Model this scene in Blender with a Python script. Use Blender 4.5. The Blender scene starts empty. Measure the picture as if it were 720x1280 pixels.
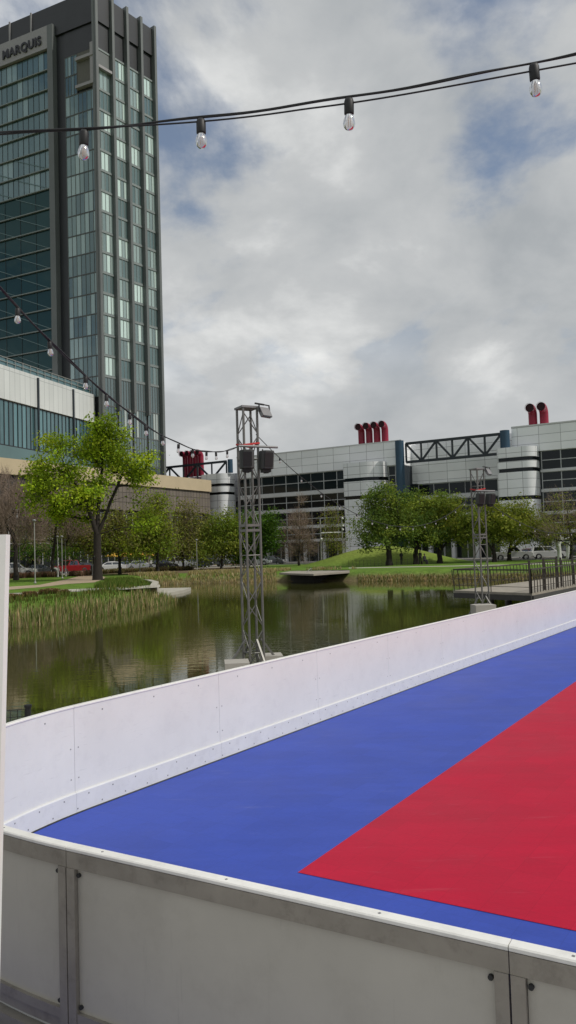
import bpy, math, random
import numpy as np
from mathutils import Vector, Matrix
random.seed(7)
S = bpy.context.scene
COL = S.collection
RAD = math.radians

# ------------------------------------------------------------------ camera
FPX, ROLL, PITCH, EYE = 980.0, RAD(1.75), RAD(2.75), 2.57
_fw = Vector((0, math.cos(PITCH), math.sin(PITCH)))
_u0 = Vector((0, -math.sin(PITCH), math.cos(PITCH)))
_rt = math.cos(ROLL) * Vector((1, 0, 0)) - math.sin(ROLL) * _u0
_up = math.sin(ROLL) * Vector((1, 0, 0)) + math.cos(ROLL) * _u0
CAMP = Vector((0, 0, EYE))

def ray(x, y):
    return _fw + (x - 360) / FPX * _rt + (640 - y) / FPX * _up
def at(x, y, Y):                      # survey point: photo direction at depth Y
    d = ray(x, y)
    return CAMP + d * (Y / d.y)
def onz(x, y, z):                     # survey point on a level plane
    d = ray(x, y)
    return CAMP + d * ((z - EYE) / d.z)
def ground_at(x, Y, z=0.2):           # where a thing seen at column x stands at depth Y
    y = 690.0
    for _ in range(6):
        p = at(x, y, Y)
        y += (p.z - z) * FPX / Y
    p = at(x, y, Y)
    return Vector((p.x, p.y, z))

cam = bpy.data.cameras.new('camera')
cam.sensor_fit = 'VERTICAL'
cam.sensor_height = 36.0
cam.lens = 36.0 * FPX / 1280.0
cam.clip_start = 0.05
cam.clip_end = 6000
camo = bpy.data.objects.new('camera', cam)
COL.objects.link(camo)
M = Matrix((_rt, _up, -_fw)).transposed().to_4x4()
M.translation = CAMP
camo.matrix_world = M
S.camera = camo

# ------------------------------------------------------------------ objects helpers
def tag(o, label=None, cat=None, group=None, kind=None):
    if label: o['label'] = label
    if cat: o['category'] = cat
    if group: o['group'] = group
    if kind: o['kind'] = kind
    return o
def thing(name, label, cat, loc=(0, 0, 0), rz=0.0, group=None):
    o = bpy.data.objects.new(name, None)
    o.empty_display_size = 0.3
    COL.objects.link(o)
    o.location = loc
    o.rotation_euler = (0, 0, rz)
    return tag(o, label, cat, group)
def wmat(o):
    m = Matrix.LocRotScale(o.location, o.rotation_euler, o.scale)
    return (wmat(o.parent) @ o.matrix_parent_inverse @ m) if o.parent else m
def copy_tree(o, parent=None):
    kids = KIDS.get(o.name, [])
    c = o.copy(); COL.objects.link(c)
    c.parent = parent
    if parent is not None:
        KIDS.setdefault(parent.name, []).append(c)
    for k in list(kids):
        copy_tree(k, c)
    return c
KIDS = {}

class MB:
    """collects faces, then links them as ONE mesh object"""
    def __init__(s):
        s.v = []; s.f = []; s.m = []; s.c = []; s.uv = []; s.mi = 0; s.col = (1, 1, 1); s.sm = []; s.smooth = False
    def face(s, pts, uv=None, col=None):
        b = len(s.v)
        s.v.extend([tuple(p) for p in pts])
        s.f.append(tuple(range(b, b + len(pts))))
        s._meta(len(pts), uv, col)
    def _meta(s, n, uv=None, col=None):
        s.m.append(s.mi); s.c.append(col or s.col); s.sm.append(s.smooth)
        s.uv.append(uv or [(0, 0)] * n)
    def grid(s, rows, close=False):
        """rows of equally many points, quads between them"""
        b = len(s.v); n = len(rows[0])
        for r in rows: s.v.extend([tuple(p) for p in r])
        for i in range(len(rows) - 1):
            for j in range(n if close else n - 1):
                k = (j + 1) % n
                s.f.append((b + i * n + j, b + i * n + k, b + (i + 1) * n + k, b + (i + 1) * n + j)); s._meta(4)
    def cap(s, pts):
        s.face(pts)
    def box(s, c, size, rz=0.0, rot=None):
        hx, hy, hz = size[0] / 2, size[1] / 2, size[2] / 2
        R = rot if rot is not None else Matrix.Rotation(rz, 3, 'Z')
        c = Vector(c)
        P = [c + R @ Vector((a * hx, b * hy, d * hz)) for a in (-1, 1) for b in (-1, 1) for d in (-1, 1)]
        b = len(s.v); s.v.extend([tuple(p) for p in P])
        for q in ((0, 1, 3, 2), (4, 6, 7, 5), (0, 4, 5, 1), (2, 3, 7, 6), (0, 2, 6, 4), (1, 5, 7, 3)):
            s.f.append(tuple(b + i for i in q)); s._meta(4)
    def frame(s, a, b):
        a, b = Vector(a), Vector(b); d = (b - a).normalized()
        h = Vector((0, 0, 1)) if abs(d.z) < 0.95 else Vector((1, 0, 0))
        x = d.cross(h).normalized(); y = x.cross(d).normalized()
        return a, b, x, y
    def bar(s, a, b, w, h=None):
        """rectangular bar from a to b"""
        h = h or w
        a, b, x, y = s.frame(a, b)
        R = [[p + x * (i * w / 2) + y * (j * h / 2) for i, j in ((-1, -1), (1, -1), (1, 1), (-1, 1))] for p in (a, b)]
        s.grid(R, True); s.face(R[0][::-1]); s.face(R[1])
    def tube(s, pts, r, n=8, caps=True):
        pts = [Vector(p) for p in pts]
        rr = r if isinstance(r, (list, tuple)) else [r] * len(pts)
        rows = []
        px = None
        for i, p in enumerate(pts):
            d = (pts[min(i + 1, len(pts) - 1)] - pts[max(i - 1, 0)])
            if d.length < 1e-9: d = Vector((0, 0, 1))
            d.normalize()
            if px is None:
                h = Vector((0, 0, 1)) if abs(d.z) < 0.9 else Vector((1, 0, 0))
                x = d.cross(h).normalized()
            else:
                x = (px - d * px.dot(d))
                x = x.normalized() if x.length > 1e-6 else d.orthogonal().normalized()
            px = x; y = d.cross(x)
            rows.append([p + (x * math.cos(2 * math.pi * k / n) + y * math.sin(2 * math.pi * k / n)) * rr[i] for k in range(n)])
        sm = s.smooth; s.smooth = n > 5
        s.grid(rows, True)
        s.smooth = sm
        if caps: s.face(rows[0][::-1]); s.face(rows[-1])
    def lathe(s, prof, c=(0, 0, 0), n=16, axis='Z'):
        c = Vector(c); rows = []
        for r, z in prof:
            row = []
            for k in range(n):
                a = 2 * math.pi * k / n
                if axis == 'Z': row.append(c + Vector((r * math.cos(a), r * math.sin(a), z)))
                elif axis == 'Y': row.append(c + Vector((r * math.cos(a), z, r * math.sin(a))))
                else: row.append(c + Vector((z, r * math.cos(a), r * math.sin(a))))
            rows.append(row)
        sm = s.smooth; s.smooth = True
        s.grid(rows, True); s.smooth = sm
    def prism(s, poly, z0, z1, bottom=True):
        """poly: list of (x, y)"""
        A = [(p[0], p[1], z0) for p in poly]; B = [(p[0], p[1], z1) for p in poly]
        n = len(poly)
        for i in range(n):
            j = (i + 1) % n
            s.face([A[i], A[j], B[j], B[i]])
        s.face(B)
        if bottom: s.face(A[::-1])
    def build(s, name, mats, parent=None, world=False, loc=None):
        me = bpy.data.meshes.new(name)
        me.from_pydata(s.v, [], s.f)
        mats = mats if isinstance(mats, (list, tuple)) else [mats]
        for m in mats: me.materials.append(m)
        n = len(me.polygons)
        me.polygons.foreach_set('material_index', s.m)
        me.polygons.foreach_set('use_smooth', s.sm)
        uvl = me.uv_layers.new(name='UVMap')
        uvl.data.foreach_set('uv', [c for f in s.uv for t in f for c in t])
        ca = me.color_attributes.new('Col', 'FLOAT_COLOR', 'CORNER')
        ca.data.foreach_set('color', [x for i, f in enumerate(s.f) for _ in f for x in (s.c[i][0], s.c[i][1], s.c[i][2], 1.0)])
        me.update()
        o = bpy.data.objects.new(name, me)
        COL.objects.link(o)
        if loc is not None: o.location = loc
        if parent is not None:
            o.parent = parent
            KIDS.setdefault(parent.name, []).append(o)
            if world: o.matrix_parent_inverse = wmat(parent).inverted()
        return o

# ------------------------------------------------------------------ materials
def newmat(name):
    m = bpy.data.materials.new(name); m.use_nodes = True
    nt = m.node_tree; nt.nodes.clear()
    out = nt.nodes.new('ShaderNodeOutputMaterial')
    return m, nt, out
def N(nt, t, **kw):
    n = nt.nodes.new(t)
    for k, v in kw.items():
        if k in ('operation', 'blend_type', 'data_type', 'noise_dimensions', 'attribute_name', 'feature', 'sky_type', 'distance'):
            setattr(n, k, v)
        else:
            n.inputs[k].default_value = v
    return n
def c4(c): return (c[0], c[1], c[2], 1.0)
def mat(name, color, rough=0.6, metal=0.0, var=0.12, scale=3.0, bump=0.0, bscale=30.0, attr=False, spec=0.5, dirt=None, coat=0.0, coords='Object', streak=None):
    m, nt, out = newmat(name)
    b = N(nt, 'ShaderNodeBsdfPrincipled', Roughness=rough, Metallic=metal)
    b.inputs['Specular IOR Level'].default_value = spec
    b.inputs['Coat Weight'].default_value = coat
    tc = N(nt, 'ShaderNodeTexCoord')
    nz = N(nt, 'ShaderNodeTexNoise', Scale=scale, Detail=5.0, Roughness=0.6)
    nt.links.new(tc.outputs[coords], nz.inputs['Vector'])
    mr = N(nt, 'ShaderNodeMapRange'); mr.inputs['From Min'].default_value = 0.25; mr.inputs['From Max'].default_value = 0.75
    mr.inputs['To Min'].default_value = 1 - var; mr.inputs['To Max'].default_value = 1 + var
    nt.links.new(nz.outputs['Fac'], mr.inputs['Value'])
    mx = N(nt, 'ShaderNodeVectorMath', operation='SCALE')
    if attr:
        a = N(nt, 'ShaderNodeAttribute', attribute_name='Col')
        mu = N(nt, 'ShaderNodeVectorMath', operation='MULTIPLY')
        nt.links.new(a.outputs['Color'], mu.inputs[0]); mu.inputs[1].default_value = color
        nt.links.new(mu.outputs[0], mx.inputs[0])
    else:
        mx.inputs[0].default_value = color
    nt.links.new(mr.outputs['Result'], mx.inputs['Scale'])
    last = mx.outputs[0]
    if dirt:
        n2 = N(nt, 'ShaderNodeTexNoise', Scale=dirt[1], Detail=8.0, Roughness=0.7)
        nt.links.new(tc.outputs[coords], n2.inputs['Vector'])
        cr = N(nt, 'ShaderNodeMapRange'); cr.inputs['From Min'].default_value = 0.5; cr.inputs['From Max'].default_value = 0.75
        cr.inputs['To Max'].default_value = dirt[2]
        nt.links.new(n2.outputs['Fac'], cr.inputs['Value'])
        mm = N(nt, 'ShaderNodeMix', data_type='RGBA')
        nt.links.new(cr.outputs['Result'], mm.inputs['Factor'])
        nt.links.new(last, mm.inputs['A']); mm.inputs['B'].default_value = c4(dirt[0])
        last = mm.outputs['Result']
    if streak:
        mp = N(nt, 'ShaderNodeMapping'); mp.inputs['Scale'].default_value = streak[0]; nt.links.new(tc.outputs[coords], mp.inputs['Vector'])
        n5 = N(nt, 'ShaderNodeTexNoise', Scale=1.6, Detail=9.0, Roughness=0.72); n5.inputs['Distortion'].default_value = 0.4
        nt.links.new(mp.outputs[0], n5.inputs['Vector'])
        r5 = N(nt, 'ShaderNodeMapRange'); r5.inputs['From Min'].default_value = 0.60; r5.inputs['From Max'].default_value = 0.76; r5.inputs['To Max'].default_value = streak[1]
        nt.links.new(n5.outputs['Fac'], r5.inputs['Value'])
        m5 = N(nt, 'ShaderNodeMix', data_type='RGBA'); nt.links.new(r5.outputs[0], m5.inputs['Factor']); nt.links.new(last, m5.inputs['A']); m5.inputs['B'].default_value = c4(streak[2])
        last = m5.outputs['Result']
    nt.links.new(last, b.inputs['Base Color'])
    if bump:
        n3 = N(nt, 'ShaderNodeTexNoise', Scale=bscale, Detail=4.0)
        nt.links.new(tc.outputs[coords], n3.inputs['Vector'])
        bp = N(nt, 'ShaderNodeBump', Strength=bump, Distance=0.02)
        nt.links.new(n3.outputs['Fac'], bp.inputs['Height'])
        nt.links.new(bp.outputs['Normal'], b.inputs['Normal'])
    nt.links.new(b.outputs[0], out.inputs[0])
    return m
def leafmat(name, trans=0.35):
    m, nt, out = newmat(name)
    a = N(nt, 'ShaderNodeAttribute', attribute_name='Col')
    d = N(nt, 'ShaderNodeBsdfDiffuse'); t = N(nt, 'ShaderNodeBsdfTranslucent')
    g = N(nt, 'ShaderNodeVectorMath', operation='MULTIPLY'); g.inputs[1].default_value = (1.25, 1.2, 0.6)
    nt.links.new(a.outputs['Color'], g.inputs[0])
    nt.links.new(a.outputs['Color'], d.inputs['Color']); nt.links.new(g.outputs[0], t.inputs['Color'])
    mx = N(nt, 'ShaderNodeMixShader', Fac=trans)
    nt.links.new(d.outputs[0], mx.inputs[1]); nt.links.new(t.outputs[0], mx.inputs[2])
    nt.links.new(mx.outputs[0], out.inputs[0])
    return m
def glassmat(name, color, refl=0.25, rough=0.06, tint=(0.8, 0.9, 0.95), attr=True, wob=0.0):
    """coated architectural glass seen from outside: dark body, part of the light mirrored"""
    m, nt, out = newmat(name)
    d = N(nt, 'ShaderNodeBsdfDiffuse')
    if attr:
        a = N(nt, 'ShaderNodeAttribute', attribute_name='Col')
        mu = N(nt, 'ShaderNodeVectorMath', operation='MULTIPLY'); mu.inputs[1].default_value = color
        nt.links.new(a.outputs['Color'], mu.inputs[0]); nt.links.new(mu.outputs[0], d.inputs['Color'])
    else:
        d.inputs['Color'].default_value = c4(color)
    g = N(nt, 'ShaderNodeBsdfGlossy', Roughness=rough); g.inputs['Color'].default_value = c4(tint)
    lw = N(nt, 'ShaderNodeLayerWeight', Blend=0.5)
    pw = N(nt, 'ShaderNodeMath', operation='POWER'); pw.inputs[1].default_value = 5.0
    nt.links.new(lw.outputs['Facing'], pw.inputs[0])
    ad = N(nt, 'ShaderNodeMath', operation='MULTIPLY_ADD'); ad.inputs[1].default_value = 1 - refl; ad.inputs[2].default_value = refl; ad.use_clamp = True
    nt.links.new(pw.outputs[0], ad.inputs[0])
    if wob:
        tc = N(nt, 'ShaderNodeTexCoord'); nz = N(nt, 'ShaderNodeTexNoise', Scale=0.25, Detail=2.0)
        nt.links.new(tc.outputs['Object'], nz.inputs['Vector'])
        bp = N(nt, 'ShaderNodeBump', Strength=wob, Distance=0.3)
        nt.links.new(nz.outputs['Fac'], bp.inputs['Height']); nt.links.new(bp.outputs[0], g.inputs['Normal'])
    mx = N(nt, 'ShaderNodeMixShader')
    nt.links.new(ad.outputs[0], mx.inputs[0]); nt.links.new(d.outputs[0], mx.inputs[1]); nt.links.new(g.outputs[0], mx.inputs[2])
    nt.links.new(mx.outputs[0], out.inputs[0])
    return m
def panelmat(name, color, joint, w, h, jw=0.05, rough=0.45, metal=0.0, var=0.06):
    """metal or stone panels laid in a grid, in metres of the UV map"""
    m, nt, out = newmat(name)
    b = N(nt, 'ShaderNodeBsdfPrincipled', Roughness=rough, Metallic=metal)
    uv = N(nt, 'ShaderNodeUVMap')
    br = nt.nodes.new('ShaderNodeTexBrick')
    br.offset = 0.0; br.squash = 1.0
    br.inputs['Scale'].default_value = 1.0
    br.inputs['Mortar Size'].default_value = jw / 2; br.inputs['Mortar Smooth'].default_value = 0.0
    br.inputs['Brick Width'].default_value = w; br.inputs['Row Height'].default_value = h
    br.inputs['Color1'].default_value = c4([x * (1 + var) for x in color]); br.inputs['Color2'].default_value = c4([x * (1 - var) for x in color])
    br.inputs['Mortar'].default_value = c4(joint)
    nt.links.new(uv.outputs[0], br.inputs['Vector'])
    tc = N(nt, 'ShaderNodeTexCoord')
    nz = N(nt, 'ShaderNodeTexNoise', Scale=0.15, Detail=4.0)
    nt.links.new(tc.outputs['Object'], nz.inputs['Vector'])
    mr = N(nt, 'ShaderNodeMapRange'); mr.inputs['From Min'].default_value = 0.3; mr.inputs['From Max'].default_value = 0.7
    mr.inputs['To Min'].default_value = 0.92; mr.inputs['To Max'].default_value = 1.06
    nt.links.new(nz.outputs['Fac'], mr.inputs['Value'])
    sc = N(nt, 'ShaderNodeVectorMath', operation='SCALE')
    nt.links.new(br.outputs['Color'], sc.inputs[0]); nt.links.new(mr.outputs[0], sc.inputs['Scale'])
    nt.links.new(sc.outputs[0], b.inputs['Base Color'])
    nt.links.new(b.outputs[0], out.inputs[0])
    return m

MT = {}
MT['white_hdpe'] = mat('white_hdpe', (0.74, 0.745, 0.725), 0.24, var=0.05, scale=1.2, streak=((2.5, 2.5, 22), .30, (.22, .22, .23)), dirt=((0.52, 0.52, 0.53), 6.0, 0.22), bump=0.03, bscale=2.0)
MT['kick'] = mat('kick_plate_plastic', (0.70, 0.71, 0.71), 0.35, streak=((3, 3, 25), .4, (.25, .25, .26)), var=0.05, dirt=((0.45, 0.45, 0.47), 7.0, 0.35))
MT['cap'] = mat('cap_plastic', (0.82, 0.81, 0.77), 0.35, var=0.05, dirt=((0.5, 0.49, 0.46), 9.0, 0.4))
MT['back'] = mat('panel_back', (0.50, 0.475, 0.41), 0.6, var=0.12, scale=0.9, streak=((9, 9, .7), .35, (.2, .185, .16)), dirt=((0.36, 0.335, 0.28), 3.0, 0.4))
MT['steel'] = mat('galvanised_steel', (0.30, 0.275, 0.235), 0.45, metal=0.15, var=0.15, scale=5.0, dirt=((0.10, 0.085, 0.07), 9.0, 0.5), bump=0.05)
MT['dark'] = mat('dark_gap', (0.03, 0.03, 0.03), 0.8)
MT['black'] = mat('black_rubber', (0.012, 0.012, 0.013), 0.55)
MT['alu'] = mat('aluminium', (0.18, 0.176, 0.165), 0.4, metal=0.55, var=0.15, scale=6.0)
MT['greymetal'] = mat('grey_painted_metal', (0.22, 0.22, 0.22), 0.5, metal=0.2)
MT['speaker'] = mat('speaker_grey', (0.06, 0.064, 0.062), 0.7, var=0.1)
MT['concrete'] = mat('concrete', (0.38, 0.36, 0.32), 0.85, var=0.18, scale=1.0, bump=0.2, bscale=12, dirt=((0.2, 0.19, 0.17), 2.0, 0.6))
MT['redstrap'] = mat('red_strap', (0.5, 0.03, 0.03), 0.6)
MT['redvent'] = mat('red_paint', (0.25, 0.005, 0.03), 0.4, var=0.15, scale=0.6)
MT['ventdark'] = mat('vent_opening', (0.03, 0.004, 0.008), 0.8)
MT['bluepaint'] = mat('blue_paint', (0.02, 0.06, 0.105), 0.45)
MT['darkblue'] = mat('dark_blue_steel', (0.018, 0.026, 0.035), 0.5)
MT['grb'] = panelmat('white_metal_panel', (0.90, 0.91, 0.92), (0.40, 0.40, 0.41), 3.3, 1.38, 0.075, 0.35, 0.0)
MT['grbtower'] = panelmat('silver_metal_panel', (0.80, 0.81, 0.82), (0.34, 0.34, 0.35), 2.4, 1.38, 0.08, 0.3, 0.1)
MT['grbplain'] = mat('white_metal', (0.6, 0.6, 0.6), 0.45, var=0.08, scale=0.2)
MT['grbglass'] = glassmat('dark_window_glass', (0.010, 0.011, 0.012), 0.028, 0.08)
MT['mullion'] = mat('mullion_grey', (0.45, 0.46, 0.46), 0.5)
MT['towerglass'] = glassmat('hotel_glass', (1.55, 1.55, 1.6), 0.17, 0.07, (0.62, 0.80, 0.82), True, 0.15)
MT['towerdark'] = mat('tower_dark_cladding', (0.022, 0.024, 0.028), 0.45, var=0.2, scale=0.3)
MT['towerfin'] = mat('tower_fin', (0.12, 0.13, 0.13), 0.45, var=0.12, scale=0.2)
MT['towerband'] = mat('tower_light_band', (0.29, 0.275, 0.285), 0.5)
MT['towerline'] = mat('tower_floor_line', (0.20, 0.23, 0.23), 0.5)
MT['darkreflglass'] = glassmat('dark_reflection_glass', (1, 1, 1), 0.055, 0.07, (0.55, 0.80, 0.82), True, 0.15)  # weakly mirroring glass for the panes coloured as a dark reflection
MT['podwhite'] = panelmat('podium_white_panel', (0.62, 0.64, 0.63), (0.33, 0.35, 0.35), 1.25, 6.2, 0.07, 0.5)
MT['podglass'] = glassmat('podium_glass', (0.05, 0.10, 0.11), 0.2, 0.07, (0.6, 0.8, 0.84), True, 0.2)
MT['teal'] = mat('teal_spandrel', (0.10, 0.17, 0.18), 0.3, var=0.1, scale=0.2)
MT['cream'] = mat('cream_stucco', (0.50, 0.41, 0.27), 0.8, var=0.08, scale=0.4)
MT['screen'] = panelmat('brown_screen', (0.17, 0.145, 0.12), (0.07, 0.06, 0.05), 0.9, 1.6, 0.12, 0.7, 0.0, 0.12)
MT['shade'] = glassmat('shopfront_glass', (0.02, 0.022, 0.022), 0.10, 0.1)
MT['leaf'] = leafmat('leaf')
MT['reed'] = leafmat('reed_blade', 0.2)
MT['bark'] = mat('bark', (0.022, 0.017, 0.013), 0.9, var=0.3, scale=4.0)
MT['twig'] = mat('twig', (0.19, 0.14, 0.105), 0.9, var=0.3, scale=2.0)
MT['pole'] = mat('pole_metal', (0.30, 0.30, 0.28), 0.5, metal=0.2)
MT['lampwhite'] = mat('lamp_globe', (0.75, 0.75, 0.72), 0.3)
MT['wood'] = mat('dock_timber', (0.30, 0.27, 0.22), 0.8, var=0.2, scale=2.0)
MT['rail'] = mat('railing_bronze', (0.055, 0.045, 0.038), 0.5, metal=0.3)
MT['deckside'] = mat('deck_edge', (0.06, 0.057, 0.053), 0.8)
MT['yellow'] = mat('yellow_canvas', (0.62, 0.36, 0.05), 0.8, var=0.1)
MT['tyre'] = mat('tyre', (0.015, 0.015, 0.015), 0.8)
MT['rim'] = mat('rim', (0.35, 0.35, 0.36), 0.35, metal=0.7)
MT['carglass'] = glassmat('car_glass', (0.012, 0.014, 0.015), 0.12, 0.03, (0.8, 0.85, 0.9), False)
MT['lens'] = mat('lamp_lens', (0.6, 0.6, 0.58), 0.2)
MT['redlens'] = mat('red_lens', (0.3, 0.01, 0.01), 0.25)
MT['skin'] = mat('skin', (0.25, 0.14, 0.09), 0.6)
MT['hair'] = mat('hair', (0.015, 0.012, 0.01), 0.6)
MT['cloth'] = mat('cloth', (1, 1, 1), 0.85, attr=True)
MT['letter'] = mat('sign_letter', (0.012, 0.012, 0.018), 0.5)
MT['sculpt'] = mat('white_fibreglass', (0.6, 0.6, 0.57), 0.5, dirt=((0.25, 0.25, 0.24), 1.2, 0.7))
MT['stonepath'] = mat('tan_gravel', (0.36, 0.28, 0.19), 0.95, var=0.2, scale=0.6)
MT['palepath'] = mat('pale_concrete_path', (0.40, 0.38, 0.32), 0.9, var=0.12, scale=0.5)
MT['asphalt'] = mat('asphalt', (0.05, 0.05, 0.05), 0.9, var=0.2, scale=0.5)
MT['paving'] = mat('paving', (0.30, 0.28, 0.25), 0.9, var=0.15, scale=0.5)
MT['kerbstone'] = mat('kerb_concrete', (0.36, 0.35, 0.32), 0.9)
MT['signwhite'] = mat('sign_white', (0.78, 0.77, 0.74), 0.5, var=0.05, scale=1.0)

def carpaint(name, c):
    return mat(name, c, 0.3, var=0.03, coat=0.6)

def floormat(name, c):
    m, nt, out = newmat(name)
    b = N(nt, 'ShaderNodeBsdfPrincipled', Roughness=0.5); b.inputs['Specular IOR Level'].default_value = 0.16
    tc = N(nt, 'ShaderNodeTexCoord')
    n1 = N(nt, 'ShaderNodeTexNoise', Scale=0.5, Detail=6.0, Roughness=0.65)
    n2 = N(nt, 'ShaderNodeTexNoise', Scale=40.0, Detail=3.0)
    mp = N(nt, 'ShaderNodeMapping'); mp.inputs['Rotation'].default_value = (0, 0, RAD(55.6)); mp.inputs['Scale'].default_value = (0.25, 2.5, 1)
    nt.links.new(tc.outputs['Object'], mp.inputs['Vector'])
    n3 = N(nt, 'ShaderNodeTexNoise', Scale=1.4, Detail=6.0, Roughness=0.7)
    nt.links.new(mp.outputs[0], n3.inputs['Vector'])
    for n in (n1, n2): nt.links.new(tc.outputs['Object'], n.inputs['Vector'])
    s1 = N(nt, 'ShaderNodeMath', operation='ADD'); nt.links.new(n1.outputs['Fac'], s1.inputs[0]); nt.links.new(n3.outputs['Fac'], s1.inputs[1])
    s2 = N(nt, 'ShaderNodeMath', operation='MULTIPLY_ADD'); nt.links.new(n2.outputs['Fac'], s2.inputs[0]); s2.inputs[1].default_value = 0.5; nt.links.new(s1.outputs[0], s2.inputs[2])
    mr = N(nt, 'ShaderNodeMapRange'); mr.inputs['From Min'].default_value = 0.85; mr.inputs['From Max'].default_value = 1.65
    mr.inputs['To Min'].default_value = 0.84; mr.inputs['To Max'].default_value = 1.16
    nt.links.new(s2.outputs[0], mr.inputs['Value'])
    sc = N(nt, 'ShaderNodeVectorMath', operation='SCALE'); sc.inputs[0].default_value = c
    nt.links.new(mr.outputs[0], sc.inputs['Scale'])
    tr = N(nt, 'ShaderNodeMapping'); tr.inputs['Rotation'].default_value = (0, 0, RAD(-55.6)); nt.links.new(tc.outputs['Object'], tr.inputs['Vector'])
    bk = nt.nodes.new('ShaderNodeTexBrick'); bk.offset = 0.0; bk.inputs['Scale'].default_value = 1.0
    bk.inputs['Brick Width'].default_value = 0.305; bk.inputs['Row Height'].default_value = 0.305; bk.inputs['Mortar Size'].default_value = 0.0022
    bk.inputs['Color1'].default_value = (.96, .96, .96, 1); bk.inputs['Color2'].default_value = (1.04, 1.04, 1.04, 1); bk.inputs['Mortar'].default_value = (.84, .84, .84, 1)
    nt.links.new(tr.outputs[0], bk.inputs['Vector'])
    tm = N(nt, 'ShaderNodeVectorMath', operation='MULTIPLY'); nt.links.new(sc.outputs[0], tm.inputs[0]); nt.links.new(bk.outputs['Color'], tm.inputs[1])
    sm_ = N(nt, 'ShaderNodeMapping'); sm_.inputs['Rotation'].default_value = (0, 0, RAD(20)); sm_.inputs['Scale'].default_value = (.5, 5, 1); nt.links.new(tc.outputs['Object'], sm_.inputs['Vector'])
    sn = N(nt, 'ShaderNodeTexNoise', Scale=2.2, Detail=9.0, Roughness=0.75); sn.inputs['Distortion'].default_value = 0.6; nt.links.new(sm_.outputs[0], sn.inputs['Vector'])
    sr = N(nt, 'ShaderNodeMapRange'); sr.inputs['From Min'].default_value = 0.60; sr.inputs['From Max'].default_value = 0.80; sr.inputs['To Max'].default_value = 0.22; nt.links.new(sn.outputs['Fac'], sr.inputs['Value'])
    sx_ = N(nt, 'ShaderNodeMix', data_type='RGBA'); nt.links.new(sr.outputs[0], sx_.inputs['Factor']); nt.links.new(tm.outputs[0], sx_.inputs['A']); sx_.inputs['B'].default_value = (.45, .45, .48, 1)
    nt.links.new(sx_.outputs['Result'], b.inputs['Base Color'])
    mr2 = N(nt, 'ShaderNodeMapRange'); mr2.inputs['To Min'].default_value = 0.36; mr2.inputs['To Max'].default_value = 0.66
    nt.links.new(n1.outputs['Fac'], mr2.inputs['Value']); nt.links.new(mr2.outputs[0], b.inputs['Roughness'])
    bp = N(nt, 'ShaderNodeBump', Strength=0.15, Distance=0.004)
    n4 = N(nt, 'ShaderNodeTexNoise', Scale=160.0, Detail=2.0); nt.links.new(tc.outputs['Object'], n4.inputs['Vector'])
    nt.links.new(n4.outputs['Fac'], bp.inputs['Height']); nt.links.new(bp.outputs[0], b.inputs['Normal'])
    nt.links.new(b.outputs[0], out.inputs[0])
    return m
MT['bluefloor'] = floormat('blue_sport_floor', (0.041, 0.077, 0.39))
MT['redfloor'] = floormat('red_sport_floor', (0.44, 0.004, 0.032))
MT['bluemat'] = floormat('blue_matting', (0.02, 0.03, 0.22))

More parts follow.
